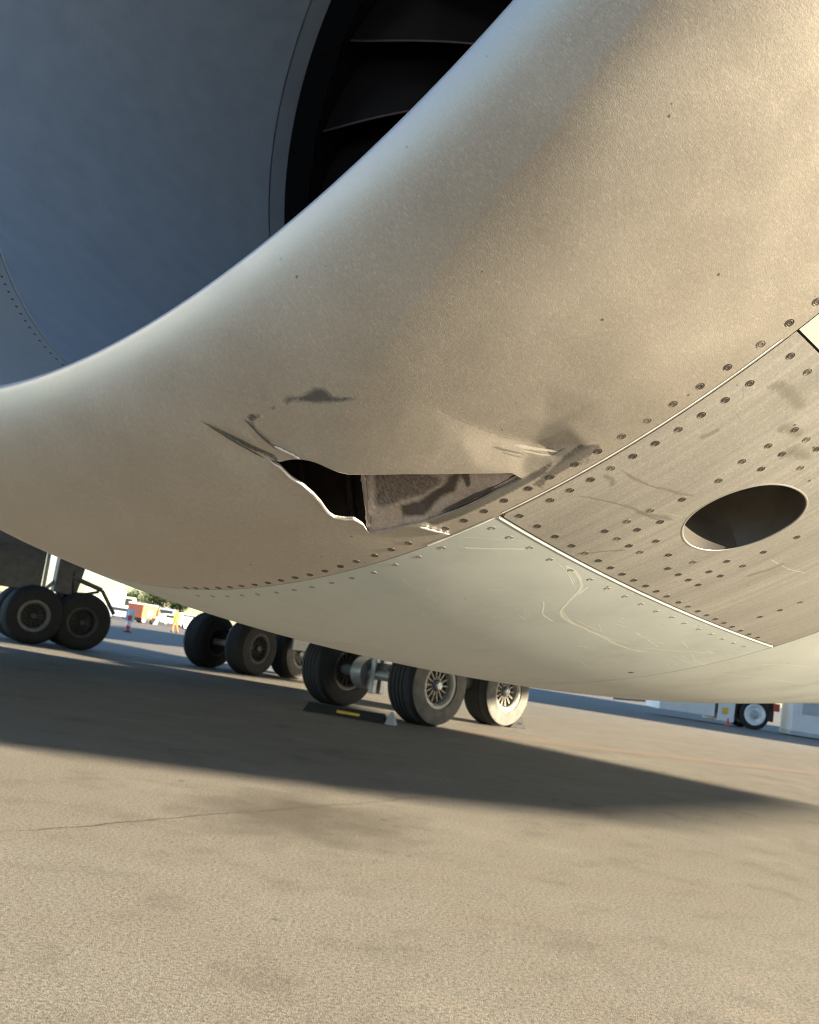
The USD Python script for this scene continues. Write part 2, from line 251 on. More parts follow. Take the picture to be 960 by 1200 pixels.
# ------------------------------------------------------------------ engine surface: a body of revolution about an axis that runs aft (AX) from the inlet's centre (CE)
CE = np.array([-0.7678, 1.4428, 1.8856+EYE[2]])
AZ, EL = 0.7004, 0.0536
AX = np.array([math.cos(EL)*math.sin(AZ), math.cos(EL)*math.cos(AZ), math.sin(EL)])
DN = -(np.array([0, 0, 1.])-AX*AX[2]); DN /= np.linalg.norm(DN); SD = np.cross(AX, DN)      # down, and the inboard side
R0, HO, LO, PO, QO, HI, LI = 1.6, .4556, 2.4879, 1.7734, 2.3037, .092, .8993
S1, S2, S3, S4, TG1, TG2 = .4141, 1.3915, .5628, 1.9132, -.4103, -.6537
def r_out(s):
    s = np.asarray(s, float); u = np.clip(1-s/LO, 0, 1)
    r = R0+HO*np.clip(1-u**PO, 0, None)**(1/QO)
    t = np.clip((s-3.5)/3.6, 0, 1)
    return r-.72*t**1.8
def r_in(s):
    u = np.clip(1-np.asarray(s, float)/LI, 0, 1); return R0-HI*np.sqrt(1-u**2)
def P3(s, th, r):
    s, th, r = np.broadcast_arrays(np.asarray(s, float), th, r)
    return CE+s[..., None]*AX+r[..., None]*(np.cos(th)[..., None]*DN+np.sin(th)[..., None]*SD)
# arc length w along the section: negative on the inner side, positive outside
_s = np.linspace(0, 1, 6000)**3
_so, _si = _s*8.0, _s*S3
def _arc(s, r): return np.r_[0, np.cumsum(np.hypot(np.diff(s), np.diff(r)))]
_wo, _wi = _arc(_so, r_out(_so)), _arc(_si, r_in(_si))
def s_of_w(w): return np.where(w >= 0, np.interp(w, _wo, _so), np.interp(-w, _wi, _si))
def r_of_w(w): s = s_of_w(w); return np.where(w >= 0, r_out(s), r_in(s))
def w_of_s(s): return np.interp(s, _so, _wo)
def skin_point(w, th, off=0.0):
    """the point on the engine's skin at arc length w and angle th, off metres proud of it"""
    w = np.asarray(w, float); th = np.asarray(th, float); e = 1e-4
    s, r = s_of_w(w), r_of_w(w); ds, dr = s_of_w(w+e)-s_of_w(w-e), r_of_w(w+e)-r_of_w(w-e)
    L = np.hypot(ds, dr)+1e-12; ns, nr = -dr/L, ds/L
    return P3(s+off*ns, th, r+off*nr)
def skin_normal(w, th): return (skin_point(w, th, .01)-skin_point(w, th, 0))/.01
WO1, WI3 = float(w_of_s(S1)), float(_wi[-1])
RV = 1.75                                                          # metres of girth per radian in the flat chart (w, RV*th)
def chart(px):
    """where lines of sight meet the engine's outer skin: flat chart coordinates"""
    px = np.atleast_2d(np.asarray(px, float))
    d = ((px[:, 0]-480)/FPX)[:, None]*CR-((px[:, 1]-600)/FPX)[:, None]*CU+CF
    t = np.linspace(.3, 5, 2400)
    def f(tt):
        q = EYE+tt[..., None]*d[:, None, :]-CE; s = q@AX; r = np.linalg.norm(q-s[..., None]*AX, axis=-1)
        return np.where((s > 0) & (r > 1.3), r-r_out(np.clip(s, 0, None)), 1.)
    v = f(np.broadcast_to(t, (len(d), len(t)))); i = np.argmax(v < 0, axis=1); i = np.where(v.min(1) < 0, i, v.argmin(1)); i = np.clip(i, 1, None)
    lo, hi = t[i-1], t[i]
    for _ in range(30):
        m = (lo+hi)/2; neg = f(m[:, None])[:, 0] < 0; hi = np.where(neg, m, hi); lo = np.where(neg, lo, m)
    q = EYE+hi[:, None]*d-CE; s = q@AX; rad = q-s[:, None]*AX
    return np.column_stack([w_of_s(s), RV*np.arctan2(rad@SD, rad@DN)])
def lin(pts): return np.array(pts, float)
def z1(pts, x, y, k): return lin(pts)*k+np.array([x, y])

def resample(p, h, closed=True):
    p = np.asarray(p, float); p = np.vstack([p, p[:1]]) if closed else p
    L = np.r_[0, np.cumsum(np.linalg.norm(np.diff(p, axis=0), axis=1))]; n = max(3, int(round(L[-1]/h)))
    t = np.linspace(0, L[-1], n+1); q = np.column_stack([np.interp(t, L, p[:, 0]), np.interp(t, L, p[:, 1])])
    return q[:-1] if closed else q
def spline(p, closed, n=160, s=0.0):
    p = np.asarray(p, float); p = np.vstack([p, p[:1]]) if closed else p
    tck, _ = splprep(p.T, s=s, per=closed, k=3); q = np.column_stack(splev(np.linspace(0, 1, n+1), tck))
    return q[:-1] if closed else q
def tri_patch(outer, holes, h, fixed=None):
    """triangles over a flat region with holes; outer and holes are dense rings of points"""
    poly = Polygon(outer, holes); x0, y0, x1, y1 = poly.bounds
    gx, gy = np.meshgrid(np.arange(x0, x1, h), np.arange(y0, y1, h*.87)); gx = gx+(np.arange(gx.shape[0])[:, None] % 2)*h/2
    g = np.column_stack([gx.ravel(), gy.ravel()]); g = g[shapely.contains_xy(poly.buffer(-.45*h), g[:, 0], g[:, 1])]
    pts = np.vstack([outer, *holes, g]); t = Delaunay(pts).simplices; c = pts[t].mean(1)
    t = t[shapely.contains_xy(poly, c[:, 0], c[:, 1])]
    a = pts[t]; area = np.cross(a[:, 1]-a[:, 0], a[:, 2]-a[:, 0])
    t = t[abs(area) > 1e-10]; area = area[abs(area) > 1e-10]
    t[area < 0] = t[area < 0][:, ::-1]
    return pts, t
def oriented(v, f, n):                                             # faces turned to look along n (per vertex)
    fn = np.cross(v[f[:, 1]]-v[f[:, 0]], v[f[:, 2]]-v[f[:, 0]]); bad = (fn*n[f].mean(1)).sum(1) < 0
    f = f.copy(); f[bad] = f[bad][:, ::-1]; return f
def edge_wall(ring_w, ring_v, off0, off1, closed=True):
    """a narrow wall that runs down from the skin's edge into the thickness of the sheet"""
    a = skin_point(ring_w, ring_v/RV, off0); b = skin_point(ring_w, ring_v/RV, off1); n = len(a)
    v = np.vstack([a, b]); i = np.arange(n if closed else n-1); j = (i+1) % n
    f = np.vstack([np.column_stack([i, j, j+n]), np.column_stack([i, j+n, i+n])])
    return v, np.vstack([f, f[:, ::-1]])[:len(f)]

eng = thing('jet_engine', 'huge aircraft engine with torn, dented bare metal inlet lip', 'jet engine')

# --- dents: depths (metres) that pull the bare skin inward, given at points of the flat chart
_zero = [(150, 380), (240, 420), (300, 430), (400, 420), (500, 440), (560, 440), (640, 450), (700, 470), (740, 490), (720, 505), (760, 540), (230, 480), (225, 510), (280, 560), (320, 590), (360, 625), (420, 650), (480, 640), (190, 600), (250, 650),
         (690, 524), (660, 540), (640, 553), (620, 565), (580, 582), (542, 600), (500, 615), (455, 632), (200, 440), (370, 440), (480, 465)]
_dent = [(510, 478, .0006), (550, 497, .0026), (590, 517, .0078), (625, 526, .0112), (650, 530, .0102), (665, 524, .006), (640, 500, .0046), (665, 500, .0018), (615, 488, .0022), (570, 470, .0008), (600, 553, .0005), (560, 545, -.0022), (500, 545, -.0036), (440, 548, -.004), (400, 547, -.0035),
         (612, 549, .0035), (632, 540, .005), (540, 515, .0006), (520, 510, -.0006), (460, 515, -.002), (360, 534, -.002), (340, 520, -.001), (322, 524, .003), (302, 507, .002), (285, 491, .0004), (312, 535, .0052), (290, 526, .0048), (262, 509, .0030), (234, 493, .0006), (300, 520, -.001), (270, 500, -.0005), (330, 541, .002), (400, 500, -.001)]
_cp = chart([p[:2] for p in _dent]+_zero); _cd = np.array([p[2] for p in _dent]+[0]*len(_zero))
_DI = LinearNDInterpolator(_cp, _cd, fill_value=0.0)
_jit = np.array([(0, 0)]+[(r*math.cos(a), r*math.sin(a)) for r, k in ((.003, 6), (.0065, 10)) for a in np.arange(k)*2*math.pi/k])
def dent(uv):
    return np.mean([_DI(uv+j) for j in _jit], axis=0)

# --- the tear in pixels of the photograph, laid on the skin
tear_low = lin([(315, 540), (320, 543.5), (327, 547), (340, 559), (347, 563), (355, 567), (367, 577), (376, 587), (382, 596), (386, 601), (392, 605), (405, 607), (415, 607), (425, 614), (432.5, 625)])
flap_edge = lin([(600, 554.5), (580, 554), (560, 553.4), (517, 553.2), (473, 553), (440, 554), (416, 554), (408, 553.5), (400, 552), (390, 549), (380, 545), (372, 541.5), (362, 538.8), (352, 538), (344, 538.5), (337, 540), (327, 543), (320, 541.5)])
hinge = lin([(432.5, 625), (452, 622), (475, 617), (497, 612), (520, 604), (542, 596), (562, 586.5), (580, 577), (600, 568), (612, 561.5)])
hole_px = np.vstack([tear_low, hinge[1:], flap_edge])
hole_uv = resample(chart(hole_px), .0028)
W_A, TH_A, TH_B = .05, -.72, -.10
def lip_mesh():
    w = np.unique(np.r_[-np.linspace(0, 1, 26)**1.5*WI3, np.linspace(0, .12, 22), np.linspace(.12, WO1, 30), W_A])
    w = np.sort(np.r_[w[abs(w-W_A) > .002], W_A])
    th = np.unique(np.r_[np.linspace(-math.pi, -1.6, 40), np.linspace(-1.6, TH_A, 80), np.linspace(TH_A, TH_B, 70), np.linspace(TH_B, 1.0, 100), np.linspace(1.0, math.pi, 50)])
    WW, TT = np.meshgrid(w, th, indexing='ij'); n, m = WW.shape
    idx = np.arange(n*m).reshape(n, m); a, b, c, d = idx[:-1, :-1], idx[1:, :-1], idx[1:, 1:], idx[:-1, 1:]
    cut = (WW[:-1, :-1] >= W_A-1e-9) & (TT[:-1, :-1] >= TH_A-1e-9) & (TT[1:, 1:] <= TH_B+1e-9)
    keep = ~cut
    f = np.vstack([np.column_stack([a[keep], b[keep], c[keep]]), np.column_stack([a[keep], c[keep], d[keep]])])
    uv = np.column_stack([WW.ravel(), RV*TT.ravel()])
    wi = w[w >= W_A-1e-9]; ti = th[(th >= TH_A-1e-9) & (th <= TH_B+1e-9)]*RV
    ring = np.vstack([np.column_stack([np.full(len(ti), W_A), ti])[:-1], np.column_stack([wi, np.full(len(wi), ti[-1])])[:-1], np.column_stack([np.full(len(ti), WO1), ti[::-1]])[:-1], np.column_stack([wi[::-1], np.full(len(wi), ti[0])])[:-1]])
    p2, f2 = tri_patch(ring, [hole_uv], .0040)
    uva = np.vstack([uv, p2]); fa = np.vstack([f, f2+len(uv)])
    # one sheet: weld the patch to the grid
    key = np.round(uva, 6); _, first, inv = np.unique(key, axis=0, return_index=True, return_inverse=True); inv = inv.ravel()
    uva = uva[first]; fa = inv[fa]; used = np.unique(fa); remap = -np.ones(len(uva), int); remap[used] = np.arange(len(used)); uva, fa = uva[used], remap[fa]
    return uva, fa
lip_uv, lip_f = lip_mesh()
near = (lip_uv[:, 0] > .02) & (lip_uv[:, 1] > RV*-.9) & (lip_uv[:, 1] < RV*.05)
off = np.zeros(len(lip_uv)); off[near] = -dent(lip_uv[near])
off += np.where(lip_uv[:, 0] > 0, (meshkit.fbm(np.column_stack([lip_uv*7, lip_uv[:, 0]*0]), 2, 8)-.5)*.0016*np.clip(lip_uv[:, 0]*12, 0, 1)*np.clip((WO1-lip_uv[:, 0])*25, 0, 1), 0)
def soot_shade_at(uv, blobs):
    """0..1 soot by distance inside each smear (chart metres)"""
    v = np.zeros(len(uv))
    for px, soft, amt in blobs:
        g = Polygon(chart(px)).buffer(0); d = shapely.distance(g, shapely.points(uv[:, 0], uv[:, 1])); ins = shapely.contains_xy(g, uv[:, 0], uv[:, 1])
        edge = shapely.distance(g.boundary, shapely.points(uv[:, 0], uv[:, 1])); sd = np.where(ins, edge, -d)
        v = np.maximum(v, amt*np.clip(.5+sd/soft, 0, 1))
    return v
smears_and_shade = [([(332, 470), (336, 463), (348, 464), (362, 458), (370, 453), (382, 455), (390, 463), (420, 466), (405, 471), (372, 473), (345, 470), (336, 475)], .014, .78),
          ([(288, 488), (294, 484), (300, 487), (308, 483), (303, 491), (297, 495), (302, 501), (296, 500)], .008, .75), ([(316, 478), (321, 475), (324, 478), (318, 482)], .006, .7),
          ([(284, 491), (290, 493), (303, 507), (322, 523), (331, 531), (320, 528), (300, 510)], .006, .62), ([(233, 492), (262, 506), (292, 520), (325, 537), (327, 545), (312, 538), (290, 529), (262, 511)], .006, .66),  # the two long strokes here paint crease shade into the mask
          ([(475, 527), (505, 518), (545, 512), (575, 508), (560, 518), (520, 530), (490, 535)], .035, .44),
          ([(622, 568), (640, 553), (662, 534), (680, 521), (704, 519), (706, 527), (690, 536), (668, 549), (642, 564), (636, 574)], .008, .70), ([(672, 536), (690, 532), (700, 538), (684, 549), (672, 546)], .012, .55),
          ([(497, 611), (542, 594), (580, 574), (622, 555), (650, 540), (640, 556), (585, 585), (545, 604), (508, 617)], .008, .72), ([(600, 523), (625, 528), (655, 530), (648, 535), (620, 531)], .008, .5)]
soot_shade = np.zeros(len(lip_uv)); soot_shade[near] = soot_shade_at(lip_uv[near], smears_and_shade)
lip_v = skin_point(lip_uv[:, 0], lip_uv[:, 1]/RV, off)
lip_f = oriented(lip_v, lip_f, skin_normal(lip_uv[:, 0], lip_uv[:, 1]/RV))
lip = surf('inlet_lip', lip_v, lip_f, MT['lip'], eng, lip_uv, {'soot_shade': soot_shade})
tag(lip, 'bare metal inlet lip with a ragged tear and a creased dent')
# aft edge of the lip turns inward
def rim_wall(name, s, th0, th1, m, parent, depth=.012, n=200):
    th = np.linspace(th0, th1, n); w = np.full(n, w_of_s(s)); v, f = edge_wall(w, th*RV, 0, -depth, False)
    return surf(name, v, np.vstack([f, f[:, ::-1]])[:len(f)], m, parent, np.column_stack([np.r_[w, w], np.r_[th, th]*RV]))
# thickness of the torn sheet, and its bright curled edge
d_h = -dent(hole_uv)
a_ = skin_point(hole_uv[:, 0], hole_uv[:, 1]/RV, d_h); b_ = skin_point(hole_uv[:, 0], hole_uv[:, 1]/RV, d_h-.0032); nh = len(a_)
i_ = np.arange(nh); j_ = (i_+1) % nh
surf('sheet_edge', np.vstack([a_, b_]), np.vstack([np.column_stack([i_, j_, j_+nh]), np.column_stack([i_, j_+nh, i_+nh])]), MT['torn'], lip, np.vstack([hole_uv, hole_uv]))
def edge_bead(px, width, lift, wav, m, name, label=None, taper=True, deep=None):
    """a ragged rounded strip of metal that follows an edge"""
    uv = resample(chart(px), .002, False); n = len(uv); t = np.linspace(0, 1, n)
    base = (-dent(uv) if deep is None else -deep(uv))+lift*(.5+.9*meshkit.fbm(np.column_stack([t*18, t*0, t*0]), 3, 2))
    p = skin_point(uv[:, 0], uv[:, 1]/RV, base); nn = skin_normal(uv[:, 0], uv[:, 1]/RV)
    tg = np.gradient(p, axis=0); tg /= np.linalg.norm(tg, axis=1)[:, None]; sd = np.cross(tg, nn)
    r = width/2*(.6+.8*meshkit.fbm(np.column_stack([t*24, t*0+9, t*0]), 3, 6)); r *= np.clip(np.minimum(t, 1-t)*14, .15, 1) if taper else 1
    k = 8; an = np.arange(k)*2*math.pi/k
    v = p[:, None]+(r[:, None]*np.cos(an))[..., None]*sd[:, None]+(.7*r[:, None]*np.sin(an))[..., None]*nn[:, None]
    i, j = np.meshgrid(np.arange(n-1), np.arange(k), indexing='ij'); q = np.stack([i*k+j, i*k+(j+1) % k, (i+1)*k+(j+1) % k, (i+1)*k+j], -1).reshape(-1, 4)
    o = obj(name, (v.reshape(-1, 3), q), m, lip, smooth=True)
    return tag(o, label) if label else o
edge_bead(tear_low[:-1], .0040, .0012, .002, MT['bright'], 'torn_edge', 'bright ragged lower edge of the tear')
edge_bead([(321, 524), (330, 527), (341, 531), (352, 537)], .004, .001, .001, MT['bright'], 'torn_edge')
edge_bead([(491, 616), (500, 618.5), (512, 621.5), (527, 625)], .0045, .002, .001, MT['bright'], 'torn_edge')
edge_bead([(512, 478), (535, 491), (560, 503), (588, 516), (605, 521), (640, 528)], .0013, .0001, .001, MT['duct'], 'crease_edge')
# skin pushed in under the torn sheet
tong_px = np.vstack([lin([(600, 545), (560, 542), (500, 540), (440, 538), (412, 536), (414, 548), (416, 555), (420, 566), (426, 590), (430, 610)]), hinge + [(0, 1.2)]*1, lin([(622, 556)])])
tong_uv = resample(chart(tong_px), .003)
t2, f2 = tri_patch(tong_uv, [], .0035)
_tp = [(412, 536, .062), (440, 538, .056), (500, 540, .046), (560, 542, .026), (600, 545, .011), (622, 556, .006), (416, 555, .052), (440, 556, .047), (500, 556, .036), (560, 556, .020), (600, 556, .009), (426, 590, .030), (430, 610, .012), (432.5, 627, .0012), (452, 624, .0012), (475, 619, .0012), (497, 614, .002),
       (520, 606, .0030), (542, 598, .0034), (580, 579, .0036), (612, 563, .0036), (450, 585, .030), (500, 580, .025), (540, 575, .017), (470, 600, .016), (500, 598, .013), (575, 566, .011), (450, 606, .012), (540, 590, .010)]
TI = LinearNDInterpolator(chart([p[:2] for p in _tp]), np.array([p[2] for p in _tp]))
def tdep(uv):
    a = np.array([TI(uv+j) for j in _jit]); c = TI(uv); m = np.nanmean(np.where(np.isnan(a), np.nan, a), axis=0) if np.isfinite(a).any() else c
    return np.where(np.isnan(m), .002, m)
import warnings; warnings.filterwarnings('ignore')
td = tdep(t2)
rough_px = lin([(402, 512), (470, 510), (585, 522), (596, 546), (566, 556), (540, 562), (508, 572), (470, 570), (438, 566), (412, 560)])
rg = soot_shade_at(t2, [(rough_px, .022, 1.)])
td += .0080*(meshkit.fbm(np.column_stack([t2*34, t2[:, 0]*0]), 3, 21)-.5)*np.clip(td/.012, 0, 1)*2
td -= rg*.0035*(meshkit.fbm(np.column_stack([t2[:, 0]*90, t2[:, 1]*260, t2[:, 0]*0]), 3, 4)-.3)
sd_ = soot_shade_at(t2, [([(434, 572), (462, 570), (506, 571), (522, 578), (498, 592), (474, 598), (450, 604), (437, 602)], .010, .62), ([(516, 584), (526, 573), (546, 560), (534, 584), (514, 596), (497, 608), (472, 612), (468, 602), (490, 597)], .010, .85),
                    ([(540, 560), (545, 554), (555, 552), (550, 563), (553, 575), (548, 580), (542, 570)], .005, .9), ([(418, 556), (432, 556), (440, 580), (428, 585)], .012, .55), (rough_px, .020, .47), ([(500, 614), (560, 588), (612, 562), (620, 556), (600, 566), (540, 592)], .006, .8)])
v_ = skin_point(t2[:, 0], t2[:, 1]/RV, -td); f2 = oriented(v_, f2, skin_normal(t2[:, 0], t2[:, 1]/RV))
tag(surf('pushed_in_skin', v_, f2, MT['torn'], lip, t2, {'soot_shade': sd_}), 'crumpled brown scraped skin pushed in behind the tear')
edge_bead([(415, 552), (417, 560), (421, 573), (426, 592), (430, 610), (432.5, 623)], .0075, .002, .002, MT['duct'], 'torn_edge', 'grey torn left edge of the pushed-in skin', deep=tdep)
# bulkhead that closes the hollow lip behind the tear, with its stiffeners
th_ = np.linspace(-math.pi, math.pi, 121); rr_ = np.linspace(0, 1, 4)
sb = .36; ro, ri = float(r_out(sb))-.004, float(r_in(sb))+.004
BV = P3(sb, th_[None, :], (ri+(ro-ri)*rr_)[:, None]).reshape(-1, 3); ii, jj = np.meshgrid(np.arange(3), np.arange(120), indexing='ij'); q_ = np.stack([ii*121+jj, ii*121+jj+1, (ii+1)*121+jj+1, (ii+1)*121+jj], -1).reshape(-1, 4)
obj('lip_bulkhead', (BV, q_), MT['dark_cavity'], lip, smooth=True)
for k in range(5):
    t0 = -.46+.055*k
    obj('stiffener', cat_([bar(P3(sb-.01, t0, ri+.02), P3(sb-.01, t0, ro-.03), .006, 6)]), MT['dark_cavity'], lip)

# --- panels behind the lip
GAP = .0016
def panel(name, s0, s1, t0, t1, m, ns, nt, label=None, holes=None, h=.012, off=0.0, close=False):
    g = 0 if close else GAP
    if holes is None:
        w = np.linspace(w_of_s(s0)+GAP, w_of_s(s1)-GAP, ns); v = np.linspace(t0*RV+g, t1*RV-g, nt); WW, VV = np.meshgrid(w, v, indexing='ij'); uv = np.column_stack([WW.ravel(), VV.ravel()])
        idx = np.arange(ns*nt).reshape(ns, nt); a, b, c, d = idx[:-1, :-1].ravel(), idx[1:, :-1].ravel(), idx[1:, 1:].ravel(), idx[:-1, 1:].ravel(); f = np.vstack([np.column_stack([a, b, c]), np.column_stack([a, c, d])])
    else:
        c = np.array([(w_of_s(s0)+GAP, t0*RV+g), (w_of_s(s1)-GAP, t0*RV+g), (w_of_s(s1)-GAP, t1*RV-g), (w_of_s(s0)+GAP, t1*RV-g)]); uv, f = tri_patch(resample(c, h), holes, h)
    p = skin_point(uv[:, 0], uv[:, 1]/RV, off); f = oriented(p, f, skin_normal(uv[:, 0], uv[:, 1]/RV)); n0 = len(p)
    V, Fc, U = [p], [f], [uv]
    c = resample(np.array([(w_of_s(s0)+GAP, t0*RV+g), (w_of_s(s1)-GAP, t0*RV+g), (w_of_s(s1)-GAP, t1*RV-g), (w_of_s(s0)+GAP, t1*RV-g)]), .02)
    e, ef = edge_wall(c[:, 0], c[:, 1], off, off-.012); V.append(e); Fc.append(ef+n0); U.append(np.vstack([c, c]))
    o = surf(name, np.vstack(V), np.vstack(Fc), m, eng, np.vstack(U), {'soot_shade': np.zeros(sum(map(len, V)))})
    return tag(o, label) if label else o
lower = panel('lower_panel', S1, S2, TG1, 1.6, MT['paint'], 60, 160, 'grey painted lower panel with pale scrape marks')
panel('upper_panel', S1, S2, 1.6, math.pi, MT['cowl'], 24, 60)
upper = panel('upper_panel', S1, S2, -math.pi, TG2, MT['cowl'], 30, 120)
panel('fan_cowl', S2, 3.5, -math.pi, math.pi, MT['cowl'], 60, 240, 'pale painted fan cowl behind the panels', close=True)
hole_z = [(187, 395), (193, 365), (220, 325), (265, 288), (330, 243), (420, 197), (520, 161), (620, 139), (700, 133), (770, 140), (830, 160), (875, 190), (892, 222), (890, 260), (868, 302), (825, 345), (765, 387), (700, 420), (640, 446), (560, 475), (480, 496), (400, 508), (330, 508), (262, 490), (215, 455), (193, 425)]
hole2 = resample(spline(chart(z1(hole_z, 760, 540, .20833)), True, 200, s=1e-5), .005)
acc = panel('access_panel', S1, S2, TG2, TG1, MT['access'], 0, 0, 'bare metal access panel with a round opening', holes=[hole2], h=.013)
# duct behind the opening
c2 = hole2.mean(0); nrm2 = skin_normal(c2[0], c2[1]/RV)
ringp = skin_point(hole2[:, 0], hole2[:, 1]/RV, 0.0); cen = ringp.mean(0)
dirv = -nrm2*.95+.25*AX; dirv /= np.linalg.norm(dirv)
lv = [ringp, ringp-.003*nrm2, ringp+.025*dirv+.0*(ringp-cen), ringp+.09*dirv-.02*(ringp-cen), ringp+.16*dirv-.05*(ringp-cen), ringp+.20*dirv-.25*(ringp-cen), ringp+.21*dirv-.98*(ringp-cen)]
nn_ = len(ringp); V = np.vstack(lv); i_ = np.arange(nn_); j_ = (i_+1) % nn_
F_ = np.vstack([np.vstack([np.column_stack([i_+k*nn_, j_+k*nn_, j_+(k+1)*nn_]), np.column_stack([i_+k*nn_, j_+(k+1)*nn_, i_+(k+1)*nn_])]) for k in range(len(lv)-1)])
obj('drain_duct', (V, F_), MT['duct'], acc, smooth=True)
k_ = np.linspace(0, 2*math.pi, 9)[:-1]
def ring_bead(ring, r, m, name, parent, off=0.0005):
    p = skin_point(ring[:, 0], ring[:, 1]/RV, off); nn = skin_normal(ring[:, 0], ring[:, 1]/RV); tg = np.roll(p, -1, 0)-np.roll(p, 1, 0); tg /= np.linalg.norm(tg, axis=1)[:, None]; sd = np.cross(tg, nn)
    v = p[:, None]+r*np.cos(k_)[None, :, None]*sd[:, None]+r*.6*np.sin(k_)[None, :, None]*nn[:, None]; n, k = len(p), 8
    i, j = np.meshgrid(np.arange(n), np.arange(k), indexing='ij'); q = np.stack([i*k+j, i*k+(j+1) % k, ((i+1) % n)*k+(j+1) % k, ((i+1) % n)*k+j], -1).reshape(-1, 4)
    return obj(name, (v.reshape(-1, 3), q), m, parent, smooth=True)
ring_bead(hole2, .0022, MT['access'], 'hole_rim', acc, -.0008)
# dark joint strips below the gaps, and pale beads along them, one a painted sunlit edge
def joint(uvs, width, off, m, name, parent=eng, wav=0.0):
    uv = resample(uvs, .004, False); d = np.gradient(uv, axis=0); d /= np.linalg.norm(d, axis=1)[:, None]; nr = np.column_stack([-d[:, 1], d[:, 0]]); n = len(uv)
    t = np.arange(n)*.004; w = width/2*(1+wav*(meshkit.fbm(np.column_stack([t*60, t*0, t*0]), 3, 2)-.5)*2)
    prof = [(-1, -.0012), (-.7, 0), (.7, 0), (1, -.0012)]
    V = np.vstack([skin_point((uv+nr*(w*k)[:, None])[:, 0], (uv+nr*(w*k)[:, None])[:, 1]/RV, off+z) for k, z in prof])
    i = np.arange(n-1); F_ = np.vstack([np.vstack([np.column_stack([i+k*n, i+1+k*n, i+1+(k+1)*n]), np.column_stack([i+k*n, i+1+(k+1)*n, i+(k+1)*n])]) for k in range(3)])
    F_ = oriented(V, F_, skin_normal(np.tile(uv[:, 0], 4), np.tile(uv[:, 1], 4)/RV))
    return obj(name, (V, F_), m, parent, smooth=True)
tt = np.linspace(-math.pi, math.pi, 500)
joint(np.column_stack([np.full(500, w_of_s(S1)), tt*RV]), .014, -.006, MT['groove'], 'joint_strip')
joint(np.column_stack([np.full(500, w_of_s(S2)), tt*RV]), .014, -.006, MT['groove'], 'joint_strip')
for tg_ in (TG1, TG2):
    ww = np.linspace(w_of_s(S1), w_of_s(S2), 60); joint(np.column_stack([ww, np.full(60, tg_*RV)]), .014, -.006, MT['groove'], 'joint_strip')
ww = np.linspace(w_of_s(S1)+.004, w_of_s(S2)-.004, 60)
joint(np.column_stack([ww, np.full(60, TG1*RV+.0048)]), .0036, .0005, MT['sealant'], 'sealant_glint_bead', lower, .35)  # bright ribbon painted as the panel edge catching the sun
tt = np.linspace(TG2+.01, TG1-.004, 120); joint(np.column_stack([np.full(120, WO1-.0036), tt*RV]), .0024, .0004, MT['sealant'], 'sealant_glint_bead', lip, .5)
tt = np.linspace(TG1+.004, TG1+.07, 40); joint(np.column_stack([np.full(40, WO1-.001), tt*RV]), .0040, .0006, MT['sealant'], 'sealant_glint_bead', lip, .8)

# --- fasteners: shallow dished heads
def rivet_mesh(r):
    return lathe([(0, .00002), (.34*r, .00002), (.40*r, .00024), (.60*r, .00024), (.66*r, .0), (.80*r, .0), (.84*r, .00022), (.97*r, .00022), (r, -.0009)], 14)
def set_rivets(px, m, parent, r=.0058, chartpts=None):
    uv = chart(px) if chartpts is None else chartpts; P = skin_point(uv[:, 0], uv[:, 1]/RV); N = skin_normal(uv[:, 0], uv[:, 1]/RV)
    near_ = (uv[:, 0] > 0) & (uv[:, 0] < WO1) & (uv[:, 1] < 0) & (chartpts is None)
    if near_.any(): P = P-N*(dent(uv)*near_)[:, None]
    base = rivet_mesh(r)
    for p, n in zip(P, N):
        mm = base.copy(); mm.apply_transform(trimesh.geometry.align_vectors([0, 0, 1], n)); mm.apply_translation(p+.00012*n); obj('rivet', mm, m if isinstance(m, UsdShade.Material) else m[int(RNG.choice(len(m), p=[.6, .25, .15]))], parent, smooth=25)
lip_rivets = np.vstack([z1([(405, 411), (477, 367), (550, 320), (626, 270), (703, 217), (797, 152), (878, 92), (955, 32)], 560, 340, .41667), lin([(522, 619.5), (544, 610), (567.5, 599), (591, 586.5), (619.5, 572.5), (645, 559), (674, 544), (701, 529)]),
                        z1([(902, 46), (847, 66), (793, 85), (734, 104), (683, 120), (633, 135), (585, 147), (537, 156), (492, 165), (450, 173), (408, 179), (365, 183), (328, 187), (290, 189), (253, 191), (218, 190), (187, 189)], 150, 620, .3646)])
FAST = [MT['fastener'], plain('worn_fastener', (.085, .072, .058), .5, .4, .4, 220.), plain('dusty_fastener', (.11, .095, .074), .6, .3, .3, 220.)]
set_rivets(lip_rivets, FAST, lip)
acc_rivets = z1([(880, 185), (928, 230), (766, 262), (697, 309), (630, 351), (565, 392), (500, 431), (437, 467), (375, 501), (318, 533), (260, 563), (204, 591), (118, 635), (168, 664), (218, 693), (265, 719), (302, 740), (340, 761), (374, 781), (407, 799), (440, 816), (473, 832), (503, 847), (533, 861), (566, 878), (593, 890), (620, 903), (645, 914), (669, 925), (693, 936), (716, 947), (740, 958), (764, 968), (788, 977),
                 (892, 393), (925, 420), (955, 447), (818, 438), (856, 461), (908, 500), (744, 482), (798, 503), (678, 536), (486, 620), (421, 651), (514, 652), (575, 589), (358, 678), (393, 699), (426, 719), (449, 674), (457, 737), (502, 706), (537, 745), (535, 783), (565, 800), (593, 815), (621, 829), (606, 765), (651, 792), (683, 804), (701, 763), (746, 776), (804, 737), (898, 695), (851, 900), (794, 919), (908, 878)], 560, 340, .41667)
set_rivets(acc_rivets, FAST, acc)
